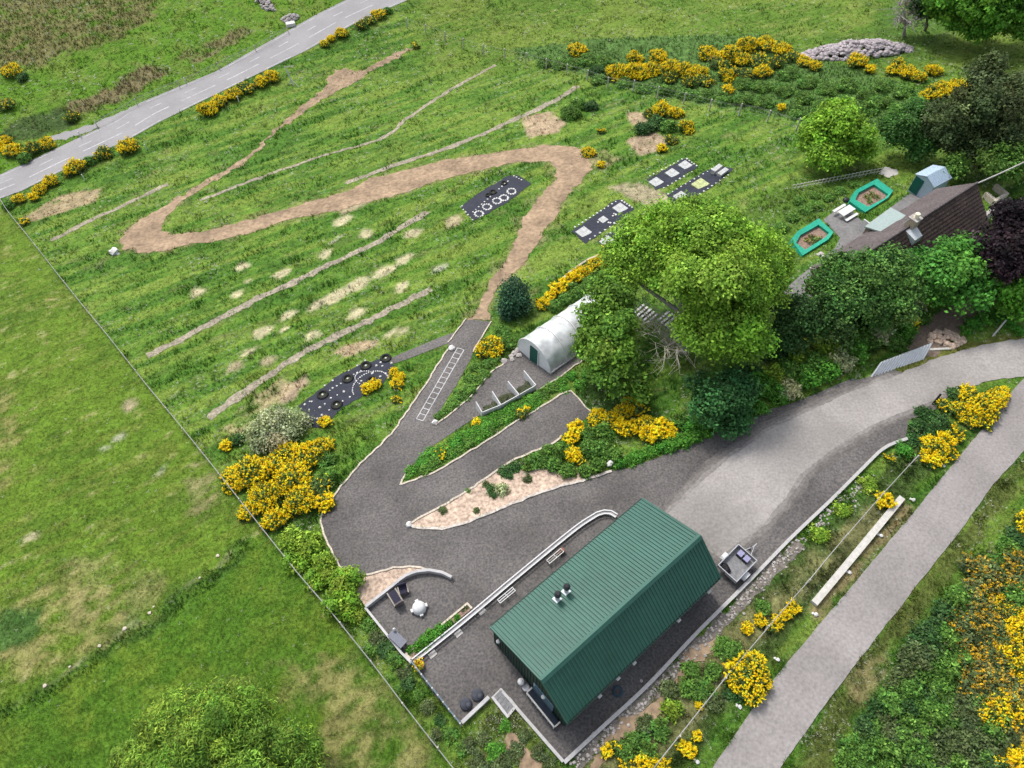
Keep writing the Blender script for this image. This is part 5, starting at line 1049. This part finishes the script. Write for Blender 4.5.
cluster([(442, 453, 7, 'sparse'), (446, 448, 5, 'sparse'), (477, 423, 5), (521, 413, 7, 'sparse'), (527, 408, 5, 'sparse')], 'gorse', 'gorse showing yellow in the long narrow hedge bed', 'gorse in the hedge bed', .8)
cluster([(440, 415, 5), (447, 408, 6), (455, 402, 6), (462, 395, 7), (469, 388, 7), (477, 380, 7), (484, 372, 7), (490, 363, 7), (496, 357, 6), (459, 392, 5), (468, 377, 6), (476, 367, 6)], 'mid', 'low green shrub in the wedge bed beside the painted ladder', 'shrubs of the wedge bed', .6)
cluster([(552, 387, 6), (562, 381, 6), (572, 375, 6), (580, 384, 7), (590, 372, 7), (565, 389, 5)], 'lush', 'low green plant below the polytunnel path', 'plants below the polytunnel', .6)
cluster([(576, 429, 8), (571, 439, 7), (573, 455, 8), (580, 461, 5, 'sparse'), (597, 417, 9), (612, 421, 10), (632, 404, 9), (623, 412, 9), (624, 428, 9), (640, 410, 8, 'sparse'), (647, 423, 10), (650, 435, 9), (662, 427, 9), (669, 432, 7), (636, 428, 8)], 'gorse', 'gorse in the sprawling patch above the dark drive', 'gorse patch above the drive')
cluster([(530, 464, 8), (542, 458, 9), (554, 462, 10), (566, 470, 9), (562, 450, 10), (585, 472, 8), (596, 466, 9), (590, 448, 11), (603, 445, 10), (605, 432, 9), (612, 455, 9), (588, 434, 9), (549, 449, 6), (680, 420, 9)], 'mid', 'green shrub among the gorse patch above the drive', 'green shrubs of the gorse patch')
cluster([(619, 462, 7), (630, 459, 7), (640, 455, 7), (651, 451, 7), (662, 447, 7), (673, 444, 8), (684, 440, 8), (695, 435, 8), (706, 430, 8), (716, 425, 7), (690, 425, 9), (745, 415, 8), (760, 407, 8)], 'lush', 'bright leafy plant fringing the upper edge of the dark drive', 'bright plants fringing the drive', .9)
cluster([(493, 491, 6.5, 'dark'), (502, 489, 7, 'grey'), (507, 472, 7, 'dark'), (516, 466, 6, 'dark'), (486, 484, 4, 'olive'), (477, 510, 3.5, 'olive'), (443, 510, 4, 'olive'), (527, 478, 5, 'olive'), (468, 490, 3, 'mid')], 'dark', 'small clump on the pink gravel rockery', 'clumps on the rockery', .7)
und = [(745, 395, 10), (760, 385, 11), (775, 375, 11), (790, 390, 10), (792, 372, 12), (808, 378, 11), (812, 362, 12), (826, 370, 11), (830, 352, 12), (842, 362, 11), (848, 345, 12), (858, 352, 10), (865, 340, 11), (778, 392, 10), (800, 357, 11), (880, 335, 11), (895, 342, 9), (905, 332, 9)]
und = [(a, b_, c+1.5, ('mid', 'lush', 'bright', 'grey', 'mid', 'lush')[i % 6]) for i, (a, b_, c) in enumerate(und)]
cluster(und, 'mid', 'leafy shrub in the hedge under the trees along the drive', 'hedge shrubs under the trees', 1.25)
cluster([(770, 352, 9, 'dark'), (785, 352, 10, 'dark'), (752, 370, 10, 'dark'), (740, 378, 10, 'dark'), (858, 325, 10, 'dark'), (875, 318, 10), (890, 318, 9), (910, 318, 9, 'grey'), (920, 306, 8, 'grey'), (925, 318, 8)], 'mid', 'shaded shrub at the foot of the hawthorn trees', 'shaded shrubs at the hawthorns')
bush(901, 322, 11, 'gorse', 'upright gorse against the dark trees above the ribbed sheet', None, 1.4); bush(797, 341, 7, 'sparse', 'small orange-yellow gorse beside the grey roofed shed'); bush(906, 300, 12, 'grey', 'white-speckled shrub between hawthorn and fresh-green tree')
cluster([(975, 322, 8), (985, 318, 8), (998, 315, 8), (1010, 322, 8), (1020, 330, 7), (968, 330, 6)], 'lush', 'weedy green shrub on the drive verge below the purple tree', 'verge shrubs below the purple tree', .7)
cluster([(748, 676, 20)], 'gorse', 'single round golden gorse at the wire fence beside the lane', None, .95)
cluster([(607, 751, 6), (614, 745, 6, 'sparse'), (642, 762, 7), (655, 764, 7), (664, 766, 6), (684, 747, 6), (690, 752, 6), (697, 736, 5), (699, 706, 4), (628, 768, 8, 'sparse')], 'gorse', 'small gorse on the bottom part of the shed bank', 'small gorse on the shed bank')
cluster([(747, 628, 6), (760, 621, 6), (778, 621, 6), (793, 608, 6), (786, 614, 5), (770, 628, 6, 'sparse')], 'gorse', 'small gorse along the middle of the lane fence', 'small gorse along the lane fence')
cluster([(a, b_, c+2.5, *k) for a, b_, c, *k in [(672, 709, 8, 'bright'), (843, 509, 6, 'bright'), (820, 534, 7, 'bright'), (870, 483, 6, 'bright'), (905, 449, 6, 'lush'), (640, 742, 9), (690, 690, 8), (712, 672, 8), (735, 650, 8), (650, 755, 8), (660, 728, 8), (706, 690, 8), (722, 645, 7), (763, 608, 6), (735, 690, 8, 'dark'), (625, 752, 7), (672, 690, 7, 'olive'), (690, 668, 7), (715, 700, 7, 'olive'), (645, 725, 6, 'olive')]], 'mid', 'green shrub on the bank between kerb wall and lane fence', 'shrubs on the shed bank', .7)
cluster([(885, 501, 9), (890, 459, 5, 'sparse'), (938, 449, 13), (930, 458, 9), (945, 441, 9), (928, 444, 8), (957, 434, 8, 'sparse'), (950, 455, 6, 'sparse')], 'gorse', 'gorse near the top of the lane fence', 'gorse at the top of the lane fence')
cluster([(968, 397, 12), (980, 408, 14), (992, 400, 12), (975, 418, 10), (962, 410, 11), (1000, 395, 9), (943, 404, 7, 'sparse'), (986, 422, 8, 'sparse')], 'gorse', 'gorse on the point where driveway and lane part', 'gorse at the driveway junction')
cluster([(930, 415, 9), (940, 420, 10), (920, 425, 9), (932, 430, 9), (945, 432, 8), (916, 438, 8), (955, 392, 7), (924, 412, 8)], 'dark', 'dark shrub on the junction point behind the gorse', 'dark shrubs at the junction', .8)
cluster([(470, 745, 8), (485, 738, 7), (495, 750, 9, 'lush'), (505, 725, 6, 'lush'), (515, 752, 8), (478, 765, 9), (500, 765, 9), (540, 752, 8), (550, 762, 6), (525, 735, 6)], 'olive', 'weedy shrub on the slope below the grey steps', 'weeds below the steps', .6)
cluster([(545, 60, 9), (560, 62, 9), (575, 62, 9), (590, 58, 10), (605, 60, 9), (600, 78, 8), (625, 82, 8), (645, 86, 9), (665, 88, 9), (685, 92, 9), (705, 94, 10), (725, 98, 9), (745, 98, 10), (765, 100, 10), (745, 82, 10), (765, 84, 11), (785, 88, 11), (805, 96, 11), (825, 104, 11), (845, 100, 11), (790, 72, 11), (810, 80, 11), (830, 86, 11), (850, 84, 11), (868, 92, 11), (885, 100, 11), (870, 108, 10), (900, 108, 10), (885, 84, 10), (905, 90, 10), (920, 100, 10), (800, 112, 9)], 'mid', 'low mid-green shrub in the rough thicket behind the deer fence', 'low shrubs of the thicket', .7)
cluster([(795, 216, 7), (806, 208, 8), (818, 204, 8), (830, 196, 7), (842, 190, 6), (782, 226, 8), (772, 236, 8), (856, 184, 6), (800, 200, 7), (815, 194, 6)], 'mid', 'tall weedy plant between the raised beds and the picket fence', 'weeds by the raised beds', .6)
# scrub bank on the far side of the lane
bank = PP([(835, 768), (880, 700), (925, 640), (975, 575), (1005, 545), (1030, 520), (1060, 540), (1060, 800), (840, 800)]); bp = np.array(bank)
rb = np.random.RandomState(3); lo_, hi_ = bp[:, :2].min(0), bp[:, :2].max(0); pts = []
while len(pts) < 225:
    x, y = rb.uniform(lo_, hi_)
    if inpoly(np.array([x]), np.array([y]), bp)[0] and all((x-a)**2+(y-b_)**2 > .36 for a, b_ in pts): pts.append((x, y))
    elif rb.rand() < .0002: break
BK = dict(dull=('dull gold flowering gorse on the scrub bank beyond the lane', 'dull gold gorse on the scrub bank'), gorse=('bright orange-yellow gorse on the scrub bank beyond the lane', 'bright gorse on the scrub bank'), lush=('fresh green shrub on the scrub bank beyond the lane', 'fresh green shrubs on the scrub bank'), dark=('dark green shrub on the scrub bank beyond the lane', 'dark shrubs on the scrub bank'), mid=('mid-green shrub on the scrub bank beyond the lane', 'mid-green shrubs on the scrub bank'), olive=('olive green bush on the scrub bank beyond the lane', 'olive bushes on the scrub bank'))
DULLZ = PP([(958, 612), (985, 598), (1005, 640), (1020, 700), (985, 708), (968, 665), (945, 640)]); OLZ = PP([(945, 690), (975, 705), (1010, 730), (1010, 768), (930, 768), (935, 720)])
for x, y in pts:
    px, py = pix(x, y, float(H(x, y))); px, py = float(px), float(py); u = rb.rand()
    if inpoly(np.array([x]), np.array([y]), np.array(DULLZ))[0]: k = 'dull' if u < .8 else 'olive'
    elif inpoly(np.array([x]), np.array([y]), np.array(OLZ))[0]: k = 'olive' if u < .85 else 'mid'
    elif px > 985 and py > 620: k = 'gorse' if u < .42 else ('dull' if u < .78 else ('dark' if u < .88 else 'olive'))
    elif px < 905 and py > 735: k = 'gorse' if u < .35 and px > 880 else 'mid'
    elif px > 960 and py > 560 and u < .4: k = 'dull' if rb.rand() < .7 else 'gorse'
    elif px > 940 and py < 640: k = 'dark' if u < .25 else ('olive' if u < .45 else ('gorse' if u > .95 else ('mid' if u < .8 else 'dark')))
    else: k = 'mid' if u < .48 else ('dark' if u < .78 else 'olive')
    bush(px, py, rb.uniform(9, 16), k, BK[k][0], BK[k][1], 1.1)
# plants in pots and raised beds
c, n, s_, ti, _c = clumps([[0, 0, .15, .32, .8]], 26, 10, .08, .07, [(.5, .3, .015), (.1, .14, .02)], rgp); me = quads_mesh('plant', c+np.array([0, 0, .38]), n, s_, ti); link('foliage', me, M['leaf'], POT)
for root, poly in ((BEDA, ia), (BEDB, ib)):
    o = np.array(root.location); pl = np.array(poly)-o; lob = []
    for k in range(7):
        ww = rgp.dirichlet(np.ones(len(pl))*1.2); p = (pl*ww[:, None]).sum(0); lob.append([p[0], p[1], .25, rgp.uniform(.2, .45), .6])
    c, n, s_, ti, _c = clumps(lob, 60, 10, .1, .08, [(.07, .12, .03), (.2, .13, .06), (.1, .16, .03)], rgp, floor=.2); link('foliage', quads_mesh('foliage', c, n, s_, ti), M['leaf'], root)

# seedlings on the staging inside the polytunnel
PT = bpy.data.objects['polytunnel']; o = np.array(PT.location); lob = []
for s_ in (-1, 1):
    for k in range(16):
        p = G(m0+ax*rgp.uniform(.8, LEN-.8)+wdv*s_*(wid/2-.75+rgp.uniform(-.3, .3)))-o; lob.append([p[0], p[1], p[2]+.85, rgp.uniform(.25, .45), .8])
c, n, s_, ti, _c = clumps(lob, 260, 12, .12, .1, [(.06, .14, .03), (.09, .17, .03)], rgp, floor=-9); link('foliage', quads_mesh('seedlings', c, n, s_, ti), M['leaf'], PT)
for o in bpy.data.objects:
    if o.get('label') and len(o['label'].split()) > 16: print('LONG', len(o['label'].split()), o['label'])

# ================================================================== ground sheet and grass
FENCE_L = [(-60, 120), (-6, 190), (7.5, 211), (32, 241), (60, 277), (82, 304.5), (105, 332), (145, 383), (175, 419), (205, 456), (235, 494), (276, 546), (300, 576), (328, 608), (356, 643), (376, 668), (406, 708), (428, 736), (453, 768), (480, 805)]
def gpoly(px): return np.array([P(a, b_)[:2] for a, b_ in px])
PAST = gpoly(FENCE_L+[(200, 840), (-150, 840), (-200, 500), (-150, 200)])
PASTLOW = gpoly([(-80, 745), (0, 712), (45, 688), (100, 650), (150, 618), (200, 582), (247, 536), (276, 546), (300, 576), (328, 608), (356, 643), (376, 668), (406, 708), (428, 736), (453, 768), (480, 805), (200, 840), (-100, 840)])
ZONES = [  # outline, colour, strength, edge raggedness (m), noise cut
    (gpoly([(-90, -20), (170, -20), (150, 18), (118, 40), (70, 52), (40, 66), (-90, 75)]), (.155, .135, .06), .85, 2.2, .40),
    (gpoly([(60, 108), (110, 88), (145, 64), (172, 72), (140, 92), (95, 112), (70, 118)]), (.16, .13, .07), .9, 1.2, .36),
    (gpoly([(172, 60), (245, 26), (254, 34), (200, 62)]), (.16, .13, .07), .8, 1.0, .40),
    (gpoly([(20, 120), (60, 108), (80, 125), (30, 140), (-20, 145)]), (.05, .085, .025), .9, .8, .2),
    (gpoly([(512, 50), (600, 38), (760, 34), (840, 65), (905, 85), (945, 100), (930, 132), (835, 127), (753, 113), (650, 94), (582, 74), (530, 60)]), (.075, .145, .036), .95, .8, .1),
    (gpoly([(0, 590), (40, 585), (100, 590), (125, 625), (95, 648), (50, 665), (0, 690), (-40, 650)]), (.235, .205, .085), .7, 1.6, .46),
    (gpoly([(60, 560), (150, 560), (175, 590), (125, 640), (80, 620)]), (.20, .18, .08), .5, 1.4, .48),
    (gpoly([(280, 668), (330, 655), (380, 672), (425, 735), (445, 775), (300, 775), (325, 720)]), (.22, .19, .08), .72, 1.4, .46),
    (gpoly([(155, 735), (180, 706), (235, 672), (260, 690), (200, 735)]), (.25, .19, .08), .8, .8, .46),
    (gpoly([(-20, 400), (12, 385), (20, 480), (-20, 500)]), (.2, .18, .07), .7, 1., .5),
    (gpoly([(180, 470), (212, 455), (222, 500), (200, 530)]), (.2, .17, .09), .7, .9, .48),
    (gpoly([(0, 612), (40, 610), (45, 632), (20, 650), (-20, 652)]), (.05, .12, .025), .9, .6, .2),
    (gpoly([(22, 218), (60, 195), (100, 188), (95, 203), (60, 213), (30, 222)]), (.30, .235, .14), .95, .5, .3),
    (gpoly([(520, 118), (550, 112), (566, 122), (560, 132), (528, 138)]), (.36, .27, .18), .95, .4, .3),
    (gpoly([(628, 112), (646, 112), (646, 128), (630, 124)]), (.33, .25, .16), .95, .3, .25),
    (gpoly([(626, 140), (650, 132), (672, 138), (662, 150), (640, 156)]), (.31, .235, .16), .95, .3, .25),
    (gpoly([(605, 186), (640, 182), (668, 196), (668, 208), (640, 204)]), (.30, .255, .17), .9, .5, .3),
    (gpoly([(585, 158), (605, 150), (620, 160), (600, 172)]), (.27, .22, .12), .7, .5, .4),
    (gpoly([(333, 352), (345, 345), (375, 338), (380, 345), (362, 352), (344, 358)]), (.33, .25, .16), .95, .3, .25),
    (gpoly([(280, 388), (306, 374), (310, 384), (290, 402), (280, 405)]), (.34, .26, .18), .95, .4, .25),
    (gpoly([(222, 428), (250, 400), (285, 378), (300, 385), (262, 415), (240, 435)]), (.30, .24, .14), .8, .6, .4),
    (gpoly([(690, 648), (745, 603), (830, 525), (868, 487), (905, 446), (925, 430), (955, 430), (935, 470), (905, 500), (862, 550), (805, 615), (745, 690), (680, 768), (640, 800), (575, 775), (625, 725)]), (.062, .098, .026), .85, .5, .1),
    (gpoly([(880, 498), (895, 500), (850, 552), (808, 604), (800, 606), (835, 556)]), (.03, .055, .016), .9, .3, .1),
    (gpoly([(705, 640), (760, 600), (830, 540), (880, 500), (900, 500), (860, 545), (800, 600), (745, 660), (690, 730), (650, 775), (585, 775), (640, 715)]), (.17, .165, .07), .85, .6, .36),
    (gpoly([(805, 612), (860, 550), (905, 497), (915, 505), (868, 562), (822, 622)]), (.22, .17, .09), .85, .4, .3),
    (gpoly([(780, 800), (830, 700), (868, 650), (925, 580), (993, 487), (1024, 455), (1045, 470), (1000, 510), (940, 590), (885, 660), (845, 730), (815, 800)]), (.095, .115, .03), .85, .5, .3),
    (gpoly([(845, 690), (868, 665), (890, 650), (885, 680), (860, 710)]), (.22, .18, .09), .7, .5, .45),
    (gpoly([(700, 240), (790, 178), (885, 168), (905, 190), (860, 212), (838, 208), (790, 236), (800, 262), (784, 290), (772, 310)]), (.075, .14, .022), .85, .6, .2),
    (gpoly([(570, 393), (600, 380), (650, 385), (640, 405), (600, 415)]), (.045, .09, .02), .9, .4, .2),
    (gpoly([(860, 395), (892, 380), (940, 360), (985, 347), (1030, 340), (1030, 333), (985, 338), (935, 350), (880, 376), (855, 386)]), (.14, .145, .035), .9, .3, .2),
    (gpoly([(470, 728), (502, 695), (560, 766), (560, 800), (480, 800)]), (.12, .125, .045), .7, .6, .4),
]
for px, py, rx, ry, k in ((281, 274, 9, 4, 0), (325, 254, 7, 4, 0), (366, 234, 6, 4, 0), (342, 221, 9, 4.5, 0), (413, 233, 8, 3.5, 0), (405, 259, 10, 4, 0), (383, 272, 12, 5, 0), (358, 285, 12, 5, 0), (335, 297, 14, 6, 0), (318, 305, 10, 4, 0), (288, 315, 9, 4, 0), (263, 332, 9, 4.5, 0), (403, 287, 8, 4, 0),
                          (355, 314, 11, 4, 0), (313, 336, 8, 4.5, 0), (396, 333, 11, 5, 0), (268, 362, 9, 4, 1), (453, 222, 9, 5, 1), (197, 293, 8, 4, 0), (237, 294, 7, 3.5, 0), (244, 266, 8, 3.5, 0), (247, 281, 4, 2, 0), (440, 268, 9, 3, 2), (337, 239, 7, 2, 2), (30, 537, 10, 4, 0), (105, 448, 6, 3, 2), (120, 437, 5, 3, 2), (162, 471, 4, 3, 2), (130, 405, 7, 6, 1), (355, 205, 16, 5, 1), (247, 352, 8, 3, 0), (236, 367, 7, 4, 1), (285, 330, 6, 3, 0)):
    a0 = np.linspace(0, 6.28, 14)[:-1]; c_, s_ = math.cos(-.45), math.sin(-.45)
    ZONES.append((gpoly([(px+rx*1.1*math.cos(x)*c_-ry*math.sin(x)*s_, py+rx*1.1*math.cos(x)*s_+ry*math.sin(x)*c_) for x in a0]), ((.44, .385, .25), (.31, .255, .165), (.40, .40, .30))[k], .85, .45, .33))
FB = gpoly([(-80, 752), (0, 708), (45, 688), (100, 648), (150, 615), (200, 578), (245, 538), (255, 545), (205, 592), (150, 630), (100, 662), (50, 698), (0, 722), (-80, 770)])
ZONES.append((FB, (.046, .105, .018), .8, 1.1, .3))
ZONES.insert(0, (gpoly(hp), (.21, .19, .09), .7, 1.7, .36))
FS = gpoly([(-80, 745), (0, 707), (45, 685.5), (100, 646), (150, 613), (200, 577), (247, 535), (248, 537.5), (200, 580.5), (150, 616), (100, 649), (45, 688.5), (0, 710), (-80, 749)])
ZONES.append((FS, (.26, .25, .14), .85, .35, .5))
def ground_colour(X, Y):
    n1 = fbm(X*.11, Y*.11, 1); n2 = fbm(X*.5, Y*.5, 2); n3 = fbm(X*1.7, Y*1.7, 3, 3)
    u = .866*X+.5*Y; v = -.5*X+.866*Y; st_ = fbm(u*.12, v*1.1, 5); st2 = fbm(u*.35, v*2.2, 6, 3)
    base = np.array([.09, .185, .024]); C_ = np.ones(X.shape+(3,))*base
    mix = lambda C_, c, wt: C_*(1-wt[..., None])+np.array(c)*wt[..., None]
    # meadow: tussocky and streaked along the slope
    C_ = mix(C_, (.165, .232, .042), sstep(.38, .68, st_)*.85); C_ = mix(C_, (.052, .13, .018), sstep(.46, .68, n1*.4+st2*.6)*.8)
    C_ = mix(C_, (.048, .122, .018), sstep(.45, .33, st_)*.6); C_ = mix(C_, (.20, .20, .075), sstep(.6, .8, n2*.45+st2*.55)*.6)
    pl = inpoly(X, Y, PAST)
    Cp = np.ones_like(C_)*np.array([.105, .178, .02]); Cp = mix(Cp, (.075, .14, .016), sstep(.4, .62, n1*.5+n2*.5)*.95); Cp = mix(Cp, (.155, .19, .035), sstep(.5, .68, n2*.3+st2*.7)*.6); Cp = mix(Cp, (.26, .25, .13), sstep(.66, .78, n3*.6+st2*.4)*.6); Cp = mix(Cp, (.24, .21, .09), sstep(.62, .78, n2*.5+n3*.5)*.5)
    Cl = np.ones_like(C_)*np.array([.07, .15, .015]); Cl = mix(Cl, (.11, .17, .02), sstep(.44, .66, n2*.6+n3*.4)*.85); Cl = mix(Cl, (.05, .105, .014), sstep(.55, .75, n3*.5+n1*.5)*.6)
    w2 = inpoly(X+1.2*(n2-.5), Y+1.2*(n3-.5), PASTLOW); Cp[w2] = Cl[w2]
    C_[pl] = Cp[pl]
    pxx, pyy = pix(X, Y, H(X, Y))
    top = (pyy < 62+.02*pxx) & (pxx > 395) & ~pl; far = sstep(395, 440, pxx)*sstep(100, 40, pyy)
    Ct = np.ones_like(C_)*np.array([.125, .19, .03]); Ct = mix(Ct, (.08, .155, .02), sstep(.42, .62, n1)*.9); Ct = mix(Ct, (.18, .215, .055), sstep(.5, .72, st2)*.55); Ct = mix(Ct, (.05, .115, .018), sstep(.6, .75, fbm(X*.06, Y*.06, 9))*.7)
    C_ = C_*(1-far[..., None])+Ct*far[..., None]
    tl = (pyy < 178-.5*pxx)[..., None]*np.ones(3); Cb = np.ones_like(C_)*np.array([.09, .185, .018]); Cb = mix(Cb, (.14, .2, .035), sstep(.45, .7, n2)*.7); C_ = np.where(tl > .5, Cb, C_)
    for poly, c, wt, rag, cut in ZONES:
        lo_, hi_ = poly.min(0)-3, poly.max(0)+3; m = (X > lo_[0]) & (X < hi_[0]) & (Y > lo_[1]) & (Y < hi_[1])
        if not m.any(): continue
        x, y = X[m], Y[m]; acc = np.zeros(x.shape)
        for k in range(4):
            a0 = k*1.6; acc += inpoly(x+rag*(2.2*(fbm(x*.9, y*.9, 21, 3)-.5)+.35*math.cos(a0)), y+rag*(2.2*(fbm(x*.9, y*.9, 31, 3)-.5)+.35*math.sin(a0)), poly)/4.
        nn = sstep(cut-.1, cut+.12, n2[m]*.4+n3[m]*.35+st2[m]*.25); ww = (acc*wt*nn)[:, None]
        C_[m] = C_[m]*(1-ww)+np.array(c)*(.8+.4*n3[m][:, None])*ww
    return C_*((.68+.64*n3)*(.85+.3*fbm(X*3.1, Y*3.1, 51, 2)))[..., None]
def axis(lo_, hi_, st_, far):
    inner = np.arange(lo_, hi_+st_/2, st_); g = []; x = st_
    d = 0
    while d < far: x *= 1.35; d += x; g.append(d)
    g = np.array(g); return np.r_[(lo_-g)[::-1], inner, hi_+g]
gx, gy = axis(-105, 92, .42, 1200), axis(-2, 142, .42, 1500)
X, Y = np.meshgrid(gx, gy); Zt = H(X, Y); near = (X > -105) & (X < 92) & (Y > -2) & (Y < 142)
Zt = Zt+np.where(near, .0, 0)
Ct = ground_colour(X, Y); nx, ny = len(gx), len(gy)
idx = np.arange(nx*ny).reshape(ny, nx); fq = np.stack([idx[:-1, :-1], idx[:-1, 1:], idx[1:, 1:], idx[1:, :-1]], -1).reshape(-1, 4)
me = raw_mesh('ground', np.stack([X, Y, Zt], -1).reshape(-1, 3), fq, Ct.reshape(-1, 3)); me.polygons.foreach_set('use_smooth', [True]*len(me.polygons))
m, t, b = newmat('meadow_ground'); a = N(t, 'ShaderNodeAttribute', attribute_name='tint'); tc = N(t, 'ShaderNodeTexCoord')
n1 = N(t, 'ShaderNodeTexNoise', Scale=5., Detail=6., Roughness=.7); t.links.new(tc.outputs['Object'], n1.inputs['Vector'])
mr = N(t, 'ShaderNodeMapRange'); mr.inputs[1].default_value = .3; mr.inputs[2].default_value = .7; mr.inputs[3].default_value = .65; mr.inputs[4].default_value = 1.35; t.links.new(n1.outputs['Fac'], mr.inputs[0])
mx = N(t, 'ShaderNodeMix', data_type='RGBA', blend_type='MULTIPLY'); mx.inputs[0].default_value = 1; t.links.new(a.outputs['Color'], mx.inputs[6]); t.links.new(mr.outputs[0], mx.inputs[7])
t.links.new(mx.outputs[2], b.inputs['Base Color']); b.inputs['Roughness'].default_value = .95; b.inputs['Specular IOR Level'].default_value = .1
bp = N(t, 'ShaderNodeBump', Strength=.7, Distance=.25); n2 = N(t, 'ShaderNodeTexNoise', Scale=2.2, Detail=6.); t.links.new(tc.outputs['Object'], n2.inputs['Vector']); t.links.new(n2.outputs['Fac'], bp.inputs['Height']); t.links.new(bp.outputs[0], b.inputs['Normal'])
struct(link('ground', me, m))

# grass tufts, thicker where they show larger; long in the meadow, short in the grazed pasture
rg = np.random.RandomState(9); NT = 260000
gxp = rg.uniform(-25, 1050, NT); gyp = rg.uniform(-25, 793, NT)
u_ = (gxp-512)/F; v_ = (gyp-384)/F; rx_, ry_, rz_ = u_, ct-v_*st, -st-v_*ct; tt = HC/(-rz_)
for i in range(40): tt = tt+.8*((HC-H(rx_*tt, ry_*tt))/(-rz_)-tt)
X, Y = rx_*tt, ry_*tt; ok = np.ones(NT, bool)
for poly in HARD: ok &= ~inpoly(X, Y, poly)
for poly in WARP: ok &= ~inpoly(X+1.3*(fbm(X*.8, Y*.8, 71, 3)-.5), Y+1.3*(fbm(X*.8, Y*.8, 72, 3)-.5), poly)
for poly in LOOSE: ok &= ~(inpoly(X, Y, poly) & (rg.rand(NT) < .72))
DRV = np.array([[*x[:2]] for x in (SH(l0, wA, 0), SH(l1, wA, 0), SH(l1, wC, 0), SH(l0, wC, 0))]); ok &= ~inpoly(X, Y, DRV)
X, Y = X[ok], Y[ok]; pl = inpoly(X, Y, PAST); C_ = ground_colour(X, Y); sc_px = F/((Y*ct)-(H(X, Y)-HC)*st)
lum = C_.mean(1); soilish = C_[:, 0] > .95*C_[:, 1]
heath = np.zeros(len(X), bool)
for k in (1, 2, 3): heath |= inpoly(X, Y, ZONES[k][0])
keep = ~(soilish & ~heath & (rg.rand(len(X)) < .6)); heath = heath[keep]; X, Y, pl, C_, sc_px = X[keep], Y[keep], pl[keep], C_[keep], sc_px[keep]
tus = fbm(X*.7, Y*.7, 41, 3)
hgt = np.where(pl, .07, .08+.2*sstep(.42, .78, tus))*rg.uniform(.6, 1.4, len(X)); wdt = np.maximum(.05+.25*hgt, 1.1/sc_px)*rg.uniform(.6, 1.3, len(X))
pxx, pyy = pix(X, Y, H(X, Y)); thick = inpoly(X, Y, ZONES[5][0]); hgt = np.where(inpoly(X+1.2*(fbm(X*.9, Y*.9, 73, 3)-.5), Y+1.2*(fbm(X*.9, Y*.9, 74, 3)-.5), FB), .08+.2*tus, hgt)*(1+.45*sstep(.46, .34, fbm((.866*X+.5*Y)*.12, (-.5*X+.866*Y)*1.1, 5))*~pl); hgt = np.where(thick, hgt*1.4+.08, np.where(heath, .18+.45*tus, hgt))
def tufts(sel, name, label, seed):
    rg = np.random.RandomState(seed); x, y, h_, wd_, c0 = X[sel], Y[sel], hgt[sel], wdt[sel], C_[sel]; n = len(x); k = 4
    ang = (rg.rand(n)[:, None]*6.28+np.arange(k)*1.57+rg.normal(0, .3, (n, k))); lean = rg.uniform(.6, 1.3, (n, k))
    bx = np.repeat(x, k).reshape(n, k); by = np.repeat(y, k).reshape(n, k); bz = H(bx, by)
    dx, dy = np.cos(ang), np.sin(ang); hw = (wd_[:, None]*.32)
    v0 = np.stack([bx-dy*hw, by+dx*hw, bz-.02], -1); v1 = np.stack([bx+dy*hw, by-dx*hw, bz-.02], -1)
    v2 = np.stack([bx+dx*lean*wd_[:, None]*1.5, by+dy*lean*wd_[:, None]*1.5, bz+h_[:, None]*rg.uniform(.7, 1.1, (n, k))], -1)
    v = np.stack([v0, v1, v2], 2).reshape(-1, 3)
    cc = c0*np.exp(rg.normal(.15, .26, (n, 1)))*(1+rg.normal(0, .07, (n, 3)))
    fl = rg.rand(n) < (.006+.14*sstep(.45, .66, fbm(x*.25, y*.25, 61, 3)) if seed == 1 else .006); cc[fl] = (.52, .54, .40)
    ti = np.repeat(np.clip(cc, .004, .75), k*3, 0)
    o = link(name, raw_mesh(name, v, np.arange(n*k*3).reshape(-1, 3), ti), M['grass']); return tag(o, label, 'grass', None, 'stuff')
tufts(~pl & ~thick, 'meadow_grass', 'long tussocky green grass of the meadow and verges', 1); tufts(pl, 'pasture_grass', 'short grazed yellowish grass left of the wire fence', 2)
tufts(thick, 'rank_grass', 'dark rank growth around the gorse behind the deer fence', 3)
print('tufts', len(X), 'objects', len(bpy.data.objects))
